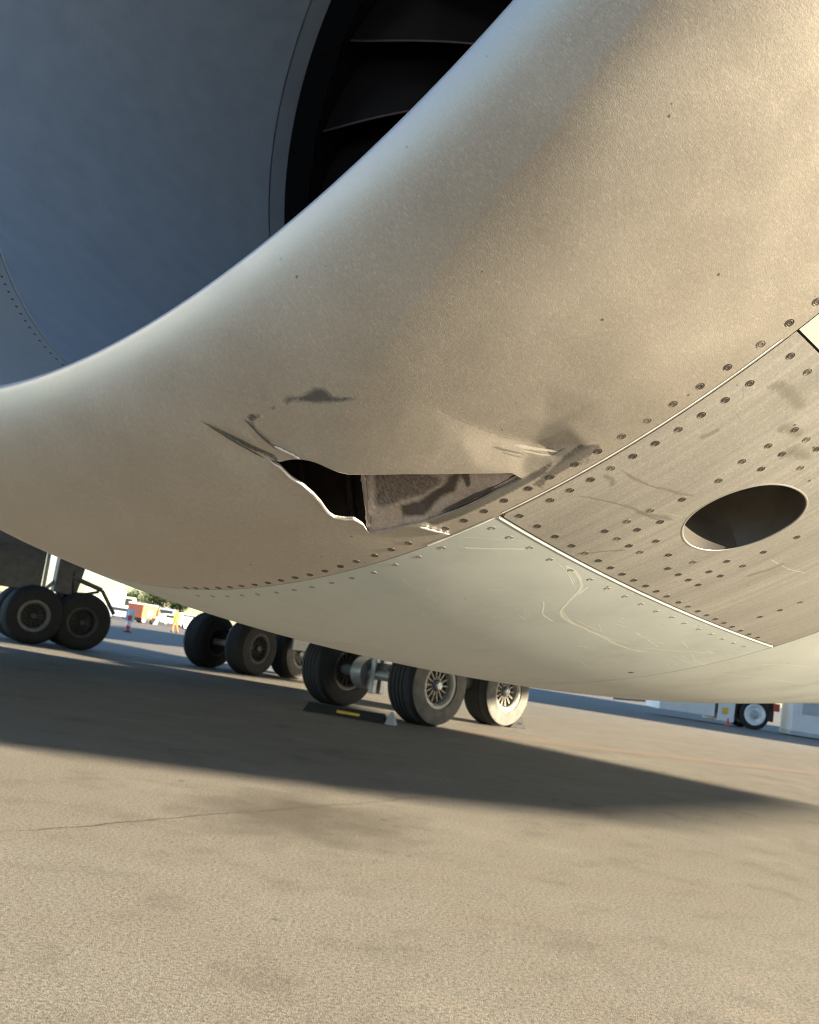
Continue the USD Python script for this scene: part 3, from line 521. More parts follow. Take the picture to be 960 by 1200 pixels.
low_rivets = np.vstack([z1([(935, 90), (860, 115), (790, 140), (720, 158), (655, 173), (592, 187), (535, 196), (477, 204), (417, 210), (367, 213), (320, 216), (272, 216), (225, 214)], 150, 620, .3646), z1([(75, 170), (165, 217), (268, 270), (372, 330), (477, 385), (577, 432), (664, 478), (755, 519), (838, 558), (914, 595)], 560, 580, .2292),
                        z1([(45, 847), (135, 880), (205, 914), (285, 947), (355, 976), (418, 1003), (480, 1026), (540, 1045)], 760, 540, .20833), lin([(519, 642)])])
set_rivets(low_rivets, MT['painted_fastener'], lower, .0048)
set_rivets(lin([(740, 788)]), MT['fastener'], lower, .007)
tr = np.arange(-.25, 1.35, .024); inner_r = np.column_stack([np.full(len(tr), -(WI3-.022)), tr*RV])
set_rivets(None, MT['fastener'], lip, .0042, inner_r)

# --- scratches and scuffs: thin paint-deep scores, each a raised burr of pale metal
def scratch(pts, w, wav=1.0, off=.00008):
    """a mark rubbed along a line on the skin, fading to its edges and ends (primvar fade)"""
    uv = resample(spline(chart(pts), False, 60), .003, False) if len(pts) > 3 else resample(chart(pts), .003, False); n = len(uv); t = np.linspace(0, 1, n)
    d = np.gradient(uv, axis=0); d /= np.linalg.norm(d, axis=1)[:, None]+1e-12; nr = np.column_stack([-d[:, 1], d[:, 0]])
    sed = int(pts[0][0]*7+pts[0][1]*3) % 1000
    uv = uv+nr*((meshkit.fbm(np.column_stack([t*n*.10, t*0+sed, t*0]), 2, 1)-.5)*.004*wav)[:, None]
    end = np.clip(np.minimum(t, 1-t)*5, 0, 1); hw = w/2*(.5+.9*meshkit.fbm(np.column_stack([t*n*.12, t*0+sed, t*0]), 3, 2))*(.3+.7*end)
    ks = np.array([-1, -.5, 0, .5, 1]); U = np.vstack([uv+nr*(hw*k)[:, None] for k in ks]); V = skin_point(U[:, 0], U[:, 1]/RV, off)
    fade = np.concatenate([(1-abs(k))*end for k in ks]); i = np.arange(n-1)
    F_ = np.vstack([np.vstack([np.column_stack([i+k*n, i+1+k*n, i+1+(k+1)*n]), np.column_stack([i+k*n, i+1+(k+1)*n, i+(k+1)*n])]) for k in range(4)])
    return V, oriented(V, F_, skin_normal(U[:, 0], U[:, 1]/RV)), U, fade
def scratches(items, m, parent, name='scratch', **kw):
    for pts, w in items:
        V, F_, U, fade = scratch(pts, w, **kw); surf(name, V, F_, m, parent, U, {'fade': fade})
def mark(name, col, rough, sx, dens, top):
    return mat(name, {'u': ('texture_coordinate', {}), 'm': ('mapping', {'scale': (1., sx, 1.)}), 'n': ('noise_texture', {'scale': 260., 'detail': 4., 'roughness': .7}), 'f': ('attribute', {'attribute': 'fade'}),
        'a': ('math', {'math_type': 'add'}), 'r': ('map_range', {'from_min': 1.08-dens, 'from_max': 1.5-dens, 'to_min': 0., 'to_max': top, 'clamp': True}), 'z': ('math', {'math_type': 'multiply'}), 'g': ('map_range', {'from_min': 0., 'from_max': .25, 'clamp': True}),
        'p': ('principled_bsdf', {'roughness': rough, 'base_color': col}), 't': ('transparent_bsdf', {'color': (1, 1, 1)}), 'x': ('mix_closure', {})},
        [('u.UV', 'm.vector'), ('m.vector', 'n.vector'), ('n.fac', 'a.value1'), ('f.fac', 'a.value2'), ('a.value', 'r.value'), ('f.fac', 'g.value'), ('r.result', 'z.value1'), ('g.result', 'z.value2'), ('z.value', 'x.fac'), ('t.BSDF', 'x.closure1'), ('p.BSDF', 'x.closure2')], 'x.closure')
MT['scrape'] = mark('pale_scrape', (.66, .655, .58), .55, 1., .10, .62)
MT['score'] = mark('bare_score', (.52, .47, .41), .45, 1., .30, .7)
MT['smudge'] = mark('grease_smudge', (.16, .145, .115), .65, 1., .06, .55)
scratches([([(527, 639), (560, 642), (600, 643), (636, 645)], .011), ([(527, 628), (570, 631), (600, 633), (626, 634)], .0022),
           ([(650, 655), (664, 664), (676, 676), (681, 688), (672, 700), (663, 709), (658, 718), (665, 727), (690, 739), (715, 751), (740, 761), (775, 766), (820, 768)], .014),
           ([(655, 656), (670, 668), (679, 680), (680, 690), (671, 702)], .014), ([(648, 655), (660, 666), (670, 680), (672, 692)], .004), ([(660, 660), (668, 672), (676, 684)], .003), ([(672, 731), (696, 741), (722, 750), (752, 757)], .004), ([(668, 722), (690, 734), (718, 744)], .0035), ([(745, 757), (780, 762), (815, 764), (850, 768)], .006), ([(664, 705), (661, 716), (670, 728), (700, 743), (730, 756)], .006), ([(690, 686), (683, 692), (676, 698)], .012),
           ([(633, 699), (637, 708), (636, 718), (645, 727), (660, 732)], .008), ([(620, 712), (622, 724)], .0018), ([(615, 709), (615, 719)], .0024), ([(713, 743), (725, 740), (733, 741)], .0030),
           ([(671, 767), (686, 771)], .002), ([(586, 676), (592, 679)], .0022), ([(500, 655), (545, 672), (575, 686)], .0008), ([(535, 660), (580, 680), (612, 698)], .0010), ([(480, 655), (520, 668), (560, 684), (600, 702)], .0007),
           ([(560, 700), (574, 710)], .0012), ([(720, 770), (760, 774), (800, 775), (850, 778)], .0020), ([(700, 745), (760, 757), (840, 772)], .0012)], MT['scrape'], lower)
scratches([([(796, 783), (830, 789), (880, 793), (930, 800), (958, 803)], .006), ([(870, 781), (910, 778), (958, 782)], .006), ([(805, 805), (840, 803), (890, 806), (950, 812)], .003), ([(760, 797), (790, 801)], .003)], MT['scrape'], eng)
scratches([([(265, 595), (290, 606), (315, 615), (340, 624)], .0014), ([(260, 610), (300, 624), (345, 640), (370, 648)], .0012), ([(175, 579), (190, 580), (212, 584)], .0012), ([(345, 630), (355, 635), (372, 641)], .0009), ([(232, 580), (239, 583)], .0012), ([(215, 588), (225, 594)], .001), ([(80, 492), (84, 500)], .001), ([(190, 470), (196, 482)], .001)], MT['score'], lip)
scratches([([(713, 545), (745, 560), (775, 573), (800, 578), (822, 592)], .013), ([(654, 577), (700, 585), (740, 595), (768, 607), (795, 612)], .012), ([(735, 596), (760, 604), (800, 610)], .022), ([(703, 556), (718, 562), (720, 572)], .022), ([(664, 647), (690, 648), (720, 645), (745, 646)], .012),
           ([(869, 448), (871, 462), (866, 474)], .0014), ([(924, 434), (917, 442), (921, 460), (922, 475)], .0014), ([(861, 477), (866, 488), (874, 499)], .0016), ([(885, 460), (905, 452), (930, 466), (950, 480)], .045), ([(900, 508), (920, 500), (945, 512)], .04), ([(905, 545), (930, 525), (955, 540)], .05), ([(815, 515), (835, 508), (850, 500)], .03), ([(930, 655), (900, 668), (865, 678)], .03)], MT['smudge'], acc, name='smudge', off=.00012)
scratches([([(899, 649), (913, 661), (930, 668), (958, 671)], .0018), ([(775, 600), (800, 606)], .0009)], MT['scrape'], acc)

scratches([([(233, 492), (247, 500), (262, 509.5), (292, 527), (314, 539)], .0055), ([(284, 491), (292, 497), (302, 507), (312, 516), (322, 524)], .0045)], mark('crease_shade', (.05, .045, .035), .7, 1., .55, .9), lip, name='smudge', wav=.2)  # dark lines that paint the shade inside two creases
scratches([([(598, 521), (615, 524), (635, 527), (657, 531)], .010), ([(610, 527), (630, 531), (650, 533)], .006)], MT['score'], lip)
_sr = np.random.default_rng(11); _fs = []
for _ in range(46):
    x = _sr.uniform(440, 860); y0 = 648+max(0, x-600)*.42; y = _sr.uniform(y0+14, 772+max(0, x-640)*.06); a = _sr.normal(.45, .35); L_ = _sr.uniform(5, 26)
    _fs.append(([(x, y), (x+L_*math.cos(a)*.5, y+L_*math.sin(a)*.5+_sr.normal(0, .6)), (x+L_*math.cos(a), y+L_*math.sin(a))], _sr.uniform(.0010, .0024)))
scratches(_fs, mark('fine_pale_scratch', (.66, .655, .58), .5, 1., .42, .7), lower, wav=.3)
# --- inside the inlet: barrel, fan case, fan
def ring_surf(name, s0, s1, r0, r1, m, parent=eng, ns=14, nt=240):
    s = np.linspace(s0, s1, ns); r = np.linspace(r0, r1, ns); th = np.linspace(-math.pi, math.pi, nt)
    V = P3(s[:, None], th[None, :], r[:, None]).reshape(-1, 3); i, j = np.meshgrid(np.arange(ns-1), np.arange(nt-1), indexing='ij'); q = np.stack([i*nt+j, (i+1)*nt+j, (i+1)*nt+j+1, i*nt+j+1], -1).reshape(-1, 4)
    return obj(name, (V, q), m, parent, smooth=True)
ri3 = float(r_in(S3))
ring_surf('inlet_barrel', S3+.003, 1.82, ri3+.002, 1.560, MT['barrel'])
ring_surf('barrel_joint', S3-.004, S3+.02, ri3+.012, ri3+.012, MT['groove'], ns=2)
ring_surf('inlet_joint_bead', S3+.002, S3+.009, ri3-.0006, ri3-.0006, MT['sealant'], ns=2)
ring_surf('fan_case_ring', 1.822, S4, 1.556, 1.564, MT['ring'])
ring_surf('rub_strip', S4+.002, 2.06, 1.572, 1.574, MT['black'])
ring_surf('fan_case', 2.062, 3.3, 1.566, 1.50, MT['blade'])
ring_surf('fan_back', 2.75, 2.76, 1.52, .2, MT['black'], nt=90, ns=3)
NB = 24
for b in range(NB):
    rr = np.linspace(.42, 1.553, 18); ch = np.linspace(-1, 1, 9); V = []
    for r in rr:
        k = (r-.42)/1.133; tw = math.radians(22+38*k); c = .22+.10*math.sin(k*math.pi*.85)+.05*k; sweep = .17*math.sin(k*5.2)-.05*k*k; lean = .10*math.sin(k*4.4)
        for side in (1, -1):
            for x in (ch if side == 1 else ch[::-1]):
                th = (1-x*x)*.012*side+.001*side; a_x = x*c*math.cos(tw)*.5*1.6+sweep; t_x = x*c*math.sin(tw)*.85+lean+.03*(1-x*x)
                V.append(P3(2.28+a_x*.62-th*math.sin(tw), b*2*math.pi/NB+.06+(t_x+th*math.cos(tw))/r, r))
    V = np.array(V); n, m_ = len(rr), 18; i, j = np.meshgrid(np.arange(n-1), np.arange(m_), indexing='ij'); q = np.stack([i*m_+j, i*m_+(j+1) % m_, (i+1)*m_+(j+1) % m_, (i+1)*m_+j], -1).reshape(-1, 4)
    fbp = obj('fan_blade', (V, q), MT['blade'], eng, smooth=35)
    le = V.reshape(n, m_, 3)[:, 0]; k6 = np.arange(6)*math.pi/3; tg = np.gradient(le, axis=0); tg /= np.linalg.norm(tg, axis=1)[:, None]; aa = np.cross(tg, AX); aa /= np.linalg.norm(aa, axis=1)[:, None]; bb = np.cross(tg, aa)
    tv_ = le[:, None]+.005*(np.cos(k6)[None, :, None]*aa[:, None]+np.sin(k6)[None, :, None]*bb[:, None]); i, j = np.meshgrid(np.arange(n-1), np.arange(6), indexing='ij')
    obj('leading_edge', (tv_.reshape(-1, 3), np.stack([i*6+j, i*6+(j+1) % 6, (i+1)*6+(j+1) % 6, (i+1)*6+j], -1).reshape(-1, 4)), MT['edge_strip'], fbp, smooth=True)
sp = lathe([(0.0, 0), (.05, .01), (.16, .10), (.27, .28), (.38, .55), (.43, .8), (.43, 1.2)], 48); sp.apply_transform(trimesh.geometry.align_vectors([0, 0, 1], AX)); sp.apply_translation(CE+1.62*AX); obj('spinner', sp, MT['ring'], eng)
# aft of the fan cowl: bypass nozzle, core and plug
sn = np.linspace(3.503, 6.9, 30); th_ = np.linspace(-math.pi, math.pi, 160)
def rev(name, s, r, m):
    V = P3(s[:, None], th_[None, :], np.asarray(r)[:, None]).reshape(-1, 3); n, k = len(s), len(th_); i, j = np.meshgrid(np.arange(n-1), np.arange(k-1), indexing='ij'); q = np.stack([i*k+j, (i+1)*k+j, (i+1)*k+j+1, i*k+j+1], -1).reshape(-1, 4)
    return obj(name, (V, q), m, eng, smooth=True)
rev('thrust_reverser_cowl', np.r_[sn, sn[-1], 5.2], np.r_[r_out(sn), r_out(sn[-1])-.02, 1.30], MT['cowl'])
rev('core_nozzle', np.array([5.0, 6.2, 7.0, 7.6, 7.6]), np.array([.95, .90, .74, .58, .50]), MT['steel'])
rev('exhaust_plug', np.array([6.6, 7.6, 8.1, 8.6]), np.array([.42, .36, .2, .01]), MT['steel'])

# ------------------------------------------------------------------ the aircraft the engine hangs from: wing, pylon and fuselage stand above and beyond the picture
air = thing('airliner', 'wide-body airliner whose wing and belly stand above the engine and gear', 'aircraft')
A2 = np.array([math.sin(AZ), math.cos(AZ), 0.]); E2 = np.array([-math.cos(AZ), math.sin(AZ), 0.])       # aft and inboard on the ground
C2 = np.array([CE[0], CE[1], 0.])
def AP(along, lat, z): return C2+along*A2+lat*E2+np.array([0, 0, z])
def wing_z(lat): return 4.95-.018*lat
KA, KL = (D[:2]@A2[:2])/D[2], (D[:2]@E2[:2])/D[2]              # metres aft and inboard towards the sun per metre of height
def under_sun(a, l):
    """where the wing's lower side stands between the sun and a spot on the apron"""
    h = 5.0
    for _ in range(20): h = wing_z(l+KL*h)
    return a+KA*h, l+KL*h
plan_le = [(-2.5, 11.5), (5.0, 0.0)]+[under_sun(*p) for p in [(3.5, 5.7), (5.98, 3.4), (7.8, 2.3)]]
plan_te = [under_sun(*p) for p in [(12.25, 2.15), (13.0, 2.4), (13.2, 7.8), (12.95, 9.2), (15.4, 13.8), (12.7, 15.6), (9.3, 16.5), (6.5, 20.6)]]+[(18.0, 11.5)]
pl = Polygon([(a, l) for a, l in plan_le+plan_te])
tv, tf = trimesh.creation.triangulate_polygon(pl, engine='earcut')
top = np.array([AP(a, l, wing_z(l)+.45*min(1, max(.1, pl.boundary.distance(shapely.Point(a, l))))+.12) for a, l in tv]); bot = np.array([AP(a, l, wing_z(l)) for a, l in tv])
nb = len(plan_le+plan_te); loop = np.array([AP(a, l, wing_z(l)) for a, l in plan_le+plan_te]); loopt = loop+np.array([0, 0, .165]); i_ = np.arange(nb); j_ = (i_+1) % nb
wing = cat_([trimesh.Trimesh(top, tf, process=False), trimesh.Trimesh(bot, tf[:, ::-1], process=False), trimesh.Trimesh(np.vstack([loop, loopt]), np.vstack([np.column_stack([i_, j_, j_+nb]), np.column_stack([i_, j_+nb, i_+nb])]), process=False)])
obj('wing', wing, MT['airframe'], air, smooth=False)
flp = [under_sun(*p) for p in [(8.6, 21.0), (11.3, 20.3), (13.9, 17.4), (17.8, 16.4)]]+[(31.5, -2.0), (31.5, 11.5), (21.0, 11.5)]  # added panel, outlined to shade the far gears beside a lit slit
fb = np.array([AP(a, l, wing_z(l)-.05) for a, l in flp]); i_ = np.arange(len(flp)); j_ = (i_+1) % len(flp); ftv, ftf = trimesh.creation.triangulate_polygon(Polygon(flp), engine='earcut')
ft = np.array([AP(a, l, wing_z(l)-.05) for a, l in ftv]); up_ = np.array([0, 0, .18])
obj('shading_flap', cat_([trimesh.Trimesh(ft, ftf[:, ::-1], process=False), trimesh.Trimesh(ft+up_, ftf, process=False), trimesh.Trimesh(np.vstack([fb, fb+up_]), np.vstack([np.column_stack([i_, j_, j_+len(flp)]), np.column_stack([i_, j_+len(flp), i_+len(flp)])]), process=False)]), MT['airframe'], air, smooth=False)
py = [AP(a, l, z) for a, z, l in [(1.5, 4.9, -.25), (9, 4.97, -.25), (8.6, 3.9, -.25), (3.0, 4.4, -.25), (1.5, 4.9, .25), (9, 4.97, .25), (8.6, 3.9, .25), (3.0, 4.4, .25)]]
obj('pylon', trimesh.convex.convex_hull(np.array(py)), MT['airframe'], air, smooth=False)
fl = [(0.05, -27), (1.4, -25.6), (2.5, -23), (3.3, -19), (3.5, -14), (3.5, 22), (3.1, 30), (2.0, 38), (.6, 43), (.05, 44)]
fu = lathe(fl, 48); fu.apply_transform(trimesh.geometry.align_vectors([0, 0, 1], A2)); fu.apply_translation(AP(8, 15.2, 6.3)); obj('fuselage', fu, MT['airframe'], air)
bf = trimesh.convex.convex_hull(np.array([AP(a, 15.2+l, z) for a, l, z in [(-3, 2.6, 3.2), (-3, -2.6, 3.2), (24, 2.6, 3.2), (24, -2.6, 3.2), (1, 3.3, 2.2), (1, -3.3, 2.2), (20, 3.3, 2.2), (20, -3.3, 2.2), (1, 4.4, 4.2), (1, -4.4, 4.2), (20, 4.4, 4.2), (20, -4.4, 4.2)]]))
obj('belly_fairing', bf, MT['belly'], air, smooth=False)

# ------------------------------------------------------------------ landing gears: x runs aft, the visible wheel faces lie at -y
TR = .70
def tyre_mesh(r=TR+.02, w=.64):
    h = w/2; p = [(.37*r/.7, -h*.80), (.40*r/.7, -h*.93), (.50*r/.7, -h), (.60*r/.7, -h*.97), (.655*r/.7, -h*.84), (r-.012, -h*.6)]
    for c in (-.42, -.14, .14, .42): p += [(r, h*(c-.10)), (r-.014, h*(c-.05)), (r-.014, h*(c+.05)), (r, h*(c+.10))]
    p += [(r-.012, h*.6), (.655*r/.7, h*.84), (.60*r/.7, h*.97), (.50*r/.7, h), (.40*r/.7, h*.93), (.37*r/.7, h*.80), (.37*r/.7, -h*.80)]
    return lathe_y(p, 56)
def wheel(gear, x, y, name='wheel', face=-1, lit=True, label=None):  # unlit wheels have shade painted in: darker sidewalls, rims and hubs
    f_off = .075
    t = moved(tyre_mesh(), x, y-f_off*face, TR+.008); o = obj(name, t, MT['tyre'], gear)
    if label: tag(o, label)
    f = face
    side = lathe_y([(.385, 0), (.395, .012), (.50, .018), (.60, .012), (.645, -.006), (.645, -.02), (.385, -.02)], 56)
    if f < 0: side = rotated(side, math.pi, (1, 0, 0))
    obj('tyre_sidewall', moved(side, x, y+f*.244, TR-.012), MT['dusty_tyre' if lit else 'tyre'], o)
    rim = lathe_y([(.29, -.10), (.30, .0), (.335, .03), (.385, .035), (.40, .0), (.38, -.06)], 48)
    dish = lathe_y([(.0, -.08), (.12, -.085), (.295, -.12), (.30, -.16), (0, -.16)], 40)
    cap = lathe_y([(0, .03), (.06, .028), (.085, .01), (.09, -.09), (0, -.09)], 24)
    sp_ = [moved(box(.10, .285, -.03, .012, -.014, .014), 0, -.06, 0) for _ in range(1)][0]
    spokes = cat_([rotated(sp_, a, (0, 1, 0)) for a in np.arange(14)*2*math.pi/14])
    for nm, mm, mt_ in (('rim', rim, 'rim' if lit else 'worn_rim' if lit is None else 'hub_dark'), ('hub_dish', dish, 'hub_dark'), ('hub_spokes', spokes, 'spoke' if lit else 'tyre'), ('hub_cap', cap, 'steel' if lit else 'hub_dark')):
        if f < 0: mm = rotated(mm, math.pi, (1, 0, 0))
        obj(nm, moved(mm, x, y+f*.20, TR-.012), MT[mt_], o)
    return o
def gear(name_label, loc, heading, wheels, strut_x, strut_y, paint='gear_light'):
    g = thing('landing_gear', name_label, 'landing gear', loc, math.pi/2-heading, 'landing gears under the airliner')
    for (x, y, face, lit) in wheels: wheel(g, x, y, face=face, lit=lit)
    xs = sorted({round(w[0], 2) for w in wheels}); ys = [w[1] for w in wheels]
    z = TR-.012
    for x in xs:
        yy_ = [w[1] for w in wheels if abs(w[0]-x) < .3]; obj('axle', bar((x, min(yy_), z), (x, max(yy_), z), .09, 14), MT['steel'], g)
        yc = (min(yy_)+max(yy_))/2
        obj('brake_pack', cat_([lathe_y([(.1, yc-.30), (.30, yc-.28), (.33, yc-.2), (.33, yc+.2), (.30, yc+.28), (.1, yc+.30)], 24)]), MT['hub_dark'], g) if False else None
    obj('bogie_beam', bar((xs[0], strut_y, z+.08), (xs[-1], strut_y, z+.08), .14, 14), MT['gear_dark'], g) if len(xs) > 1 else None
    st = obj('strut', cat_([bar((strut_x, strut_y, z+.1), (strut_x, strut_y, 1.55), .13, 18), bar((strut_x, strut_y, 1.5), (strut_x+.12, strut_y, 3.6), .19, 18)]), MT[paint], g)
    obj('drag_brace', bar((strut_x, strut_y, 2.0), (strut_x+1.3, strut_y+.1, 3.5), .07), MT['gear_light'], g)
    obj('torque_link', cat_([bar((strut_x-.1, strut_y-.06, .95), (strut_x-.45, strut_y, 1.3), .045), bar((strut_x-.45, strut_y, 1.3), (strut_x-.12, strut_y, 1.7), .045)]), MT['steel'], g)
    obj('brake_rod', cat_([bar((xs[0], strut_y-.25, z+.36), (xs[-1], strut_y-.25, z+.40), .028), bar((xs[0]+.1, strut_y+.25, z+.36), (xs[-1], strut_y+.25, z+.40), .028)]), MT['steel'], g)
    obj('hydraulic_hose', cat_([bar((strut_x+.16, strut_y-.1, 3.4), (strut_x+.2, strut_y-.2, 1.6), .02), bar((strut_x+.2, strut_y-.2, 1.6), (strut_x+.35, strut_y-.25, .95), .02)]), MT['tyre'], g)
    return g
HG = .578
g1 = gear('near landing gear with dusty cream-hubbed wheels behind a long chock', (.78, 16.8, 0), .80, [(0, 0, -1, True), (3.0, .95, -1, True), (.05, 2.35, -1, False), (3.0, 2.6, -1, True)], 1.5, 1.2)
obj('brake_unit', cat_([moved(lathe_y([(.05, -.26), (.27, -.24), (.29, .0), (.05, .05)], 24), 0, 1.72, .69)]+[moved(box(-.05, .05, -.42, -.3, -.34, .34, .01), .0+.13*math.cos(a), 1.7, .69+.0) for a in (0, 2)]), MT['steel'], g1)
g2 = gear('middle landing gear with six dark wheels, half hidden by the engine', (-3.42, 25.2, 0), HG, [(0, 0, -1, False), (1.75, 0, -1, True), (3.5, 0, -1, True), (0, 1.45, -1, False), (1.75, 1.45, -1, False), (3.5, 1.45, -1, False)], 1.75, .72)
g3 = gear('shaded left landing gear at the frame edge with tall strut and hoses', (-8.72, 24.2, 0), 1.06, [(0, 0, -1, None), (1.18, .12, -1, False), (0, 1.4, -1, False), (1.18, 1.5, -1, False)], .62, .35, 'gear_dark')  # shade put into the colour: darker wheels, rims and strut
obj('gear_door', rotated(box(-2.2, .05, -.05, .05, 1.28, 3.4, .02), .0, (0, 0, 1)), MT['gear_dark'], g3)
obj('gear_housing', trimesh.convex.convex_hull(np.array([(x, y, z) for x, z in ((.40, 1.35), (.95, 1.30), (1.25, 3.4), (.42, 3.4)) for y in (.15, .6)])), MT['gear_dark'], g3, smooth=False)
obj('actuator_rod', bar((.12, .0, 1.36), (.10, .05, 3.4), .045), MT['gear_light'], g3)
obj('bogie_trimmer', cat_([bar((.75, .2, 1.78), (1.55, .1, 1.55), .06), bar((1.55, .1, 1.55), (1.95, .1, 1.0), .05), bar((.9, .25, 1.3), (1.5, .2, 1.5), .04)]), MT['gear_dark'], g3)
obj('gear_door', moved(box(1.0, 2.6, -.03, .03, .78, 2.6, .01), 0, -.45, 0), MT['gear_light'], g2)

# ------------------------------------------------------------------ chocks
ck = thing('wheel_chock', 'long low black wheel chock with a yellow block lying before the near gear', 'chock', (-.44, 15.95, 0), math.radians(-14), 'chocks at the near gear')
obj('chock_beam', trimesh.convex.convex_hull(np.array([(-.78, -.11, .005), (.58, -.11, .005), (-.78, .13, .005), (.58, .13, .005), (-.72, -.02, .15), (.54, -.02, .15), (-.72, .06, .15), (.54, .06, .15)])), MT['chock'], ck, smooth=False)
obj('yellow_marking', box(-.22, .16, -.095, -.055, .055, .095, .005), MT['yellow'], ck)
obj('end_bracket', trimesh.convex.convex_hull(np.array([(.585, -.10, .005), (.75, -.10, .005), (.585, .08, .005), (.75, .08, .005), (.64, -.03, .20), (.68, -.03, .20), (.64, .03, .20), (.68, .03, .20)])), MT['grey_paint'], ck, smooth=False)
def small_chock(loc, rz, label):
    c = thing('wheel_chock', label, 'chock', loc, rz, 'chocks at the near gear')
    obj('chock_body', trimesh.convex.convex_hull(np.array([(-.18, -.22, .004), (.18, -.22, .004), (-.18, .22, .004), (.18, .22, .004), (-.02, -.20, .21), (.06, -.20, .21), (-.02, .20, .21), (.06, .20, .21)])), MT['chock'], c, smooth=False)
    obj('handle', bar((-.02, -.205, .10), (.06, -.215, .10), .015, 6), MT['tyre'], c)
small_chock((2.70, 19.95, 0), .3, 'small black rubber chock behind the last wheel of the near gear')

# ------------------------------------------------------------------ right: service truck and cargo container
def vehicle_wheel(t, x, y, r=.5, w=.3, name='wheel'):
    o = obj(name, moved(lathe_y([(.3*r/.5, -w/2), (.46*r/.5, -w/2), (r, -w*.36), (r, w*.36), (.46*r/.5, w/2), (.3*r/.5, w/2), (.3*r/.5, -w/2)], 32), x, y, r), MT['tyre'], t)
    obj('rim', moved(rotated(lathe_y([(0, -.05), (.12*r/.5, -.05), (.2*r/.5, -.1), (.26*r/.5, .0), (.34*r/.5, .03), (.36*r/.5, .0), (.3*r/.5, -.12), (0, -.12)], 28), math.pi, (1, 0, 0)), x, y-w/2-.005, r), MT['white_paint'], o)
    obj('hub', moved(rotated(lathe_y([(0, .06), (.07*r/.5, .05), (.10*r/.5, -.02), (.16*r/.5, -.055)], 20), math.pi, (1, 0, 0)), x, y-w/2-.01, r), MT['grey_paint'], o)
    return o
tk = thing('service_trailer', 'white skirted service trailer with one big white wheel rim', 'trailer', (16.85, 45.0, 0), .0)
obj('side_skirt', box(-4.35, -1.80, 0, 2.2, .30, 1.25, .03), MT['white_paint'], tk); obj('side_skirt', box(-1.64, -.88, 0.02, 2.18, .16, 1.25, .03), MT['white_paint'], tk)
obj('front_bumper', box(-4.70, -4.36, .2, 2.0, .85, 1.1, .03), MT['hub_dark'], tk); obj('deck', box(-4.3, 1.15, .05, 2.15, 1.46, 1.60, .03), MT['grey_paint'], tk)
obj('tank_body', box(-4.2, 1.1, .15, 2.1, 1.62, 2.5, .06), MT['white_paint'], tk); obj('tow_bar', bar((-4.7, 1.1, .55), (-6.2, 1.1, .45), .06), MT['steel'], tk)
obj('wheel_arch', box(-.80, 1.05, .42, 2.0, .45, 1.44), MT['hub_dark'], tk); obj('tail_light', box(.86, 1.14, .0, .10, .95, 1.30, .01), MT['red_paint'], tk)
obj('fuel_cap', box(-1.45, -1.20, -.03, .02, .52, .80, .01), MT['yellow'], tk); obj('skirt_bracket', box(-1.79, -1.65, .05, .2, .5, 1.2), MT['hub_dark'], tk)
vehicle_wheel(tk, 0.05, .2, .68); vehicle_wheel(tk, .05, 1.9, .68)
wb = thing('cargo_container', 'white box container on low frame at the right frame edge', 'container', (18.25, 44.3, 0), math.radians(-10))
obj('body', box(.02, 5.2, 0, 2.2, .12, 2.6, .03), MT['white_paint'], wb); obj('base_rail', box(0, 5.22, -.04, 2.24, .05, .24, .01), MT['grey_paint'], wb); obj('side_panel', box(.45, 1.55, -.025, .0, 1.02, 2.3, .006), MT['grey_paint'], wb)
for x_ in (1.6, .34): obj('door_frame', box(x_, x_+.08, -.03, 0, .3, 2.5), MT['white_paint'], wb)
rc = thing('traffic_cone', 'small red cone standing beside the truck skirt', 'cone', (15.55, 44.6, 0)); obj('base', box(-.11, .11, -.11, .11, .003, .03, .008), MT['red_paint'], rc); obj('cone', lathe([(0, .36), (.02, .36), (.085, .03), (0, .03)], 16), MT['red_paint'], rc)

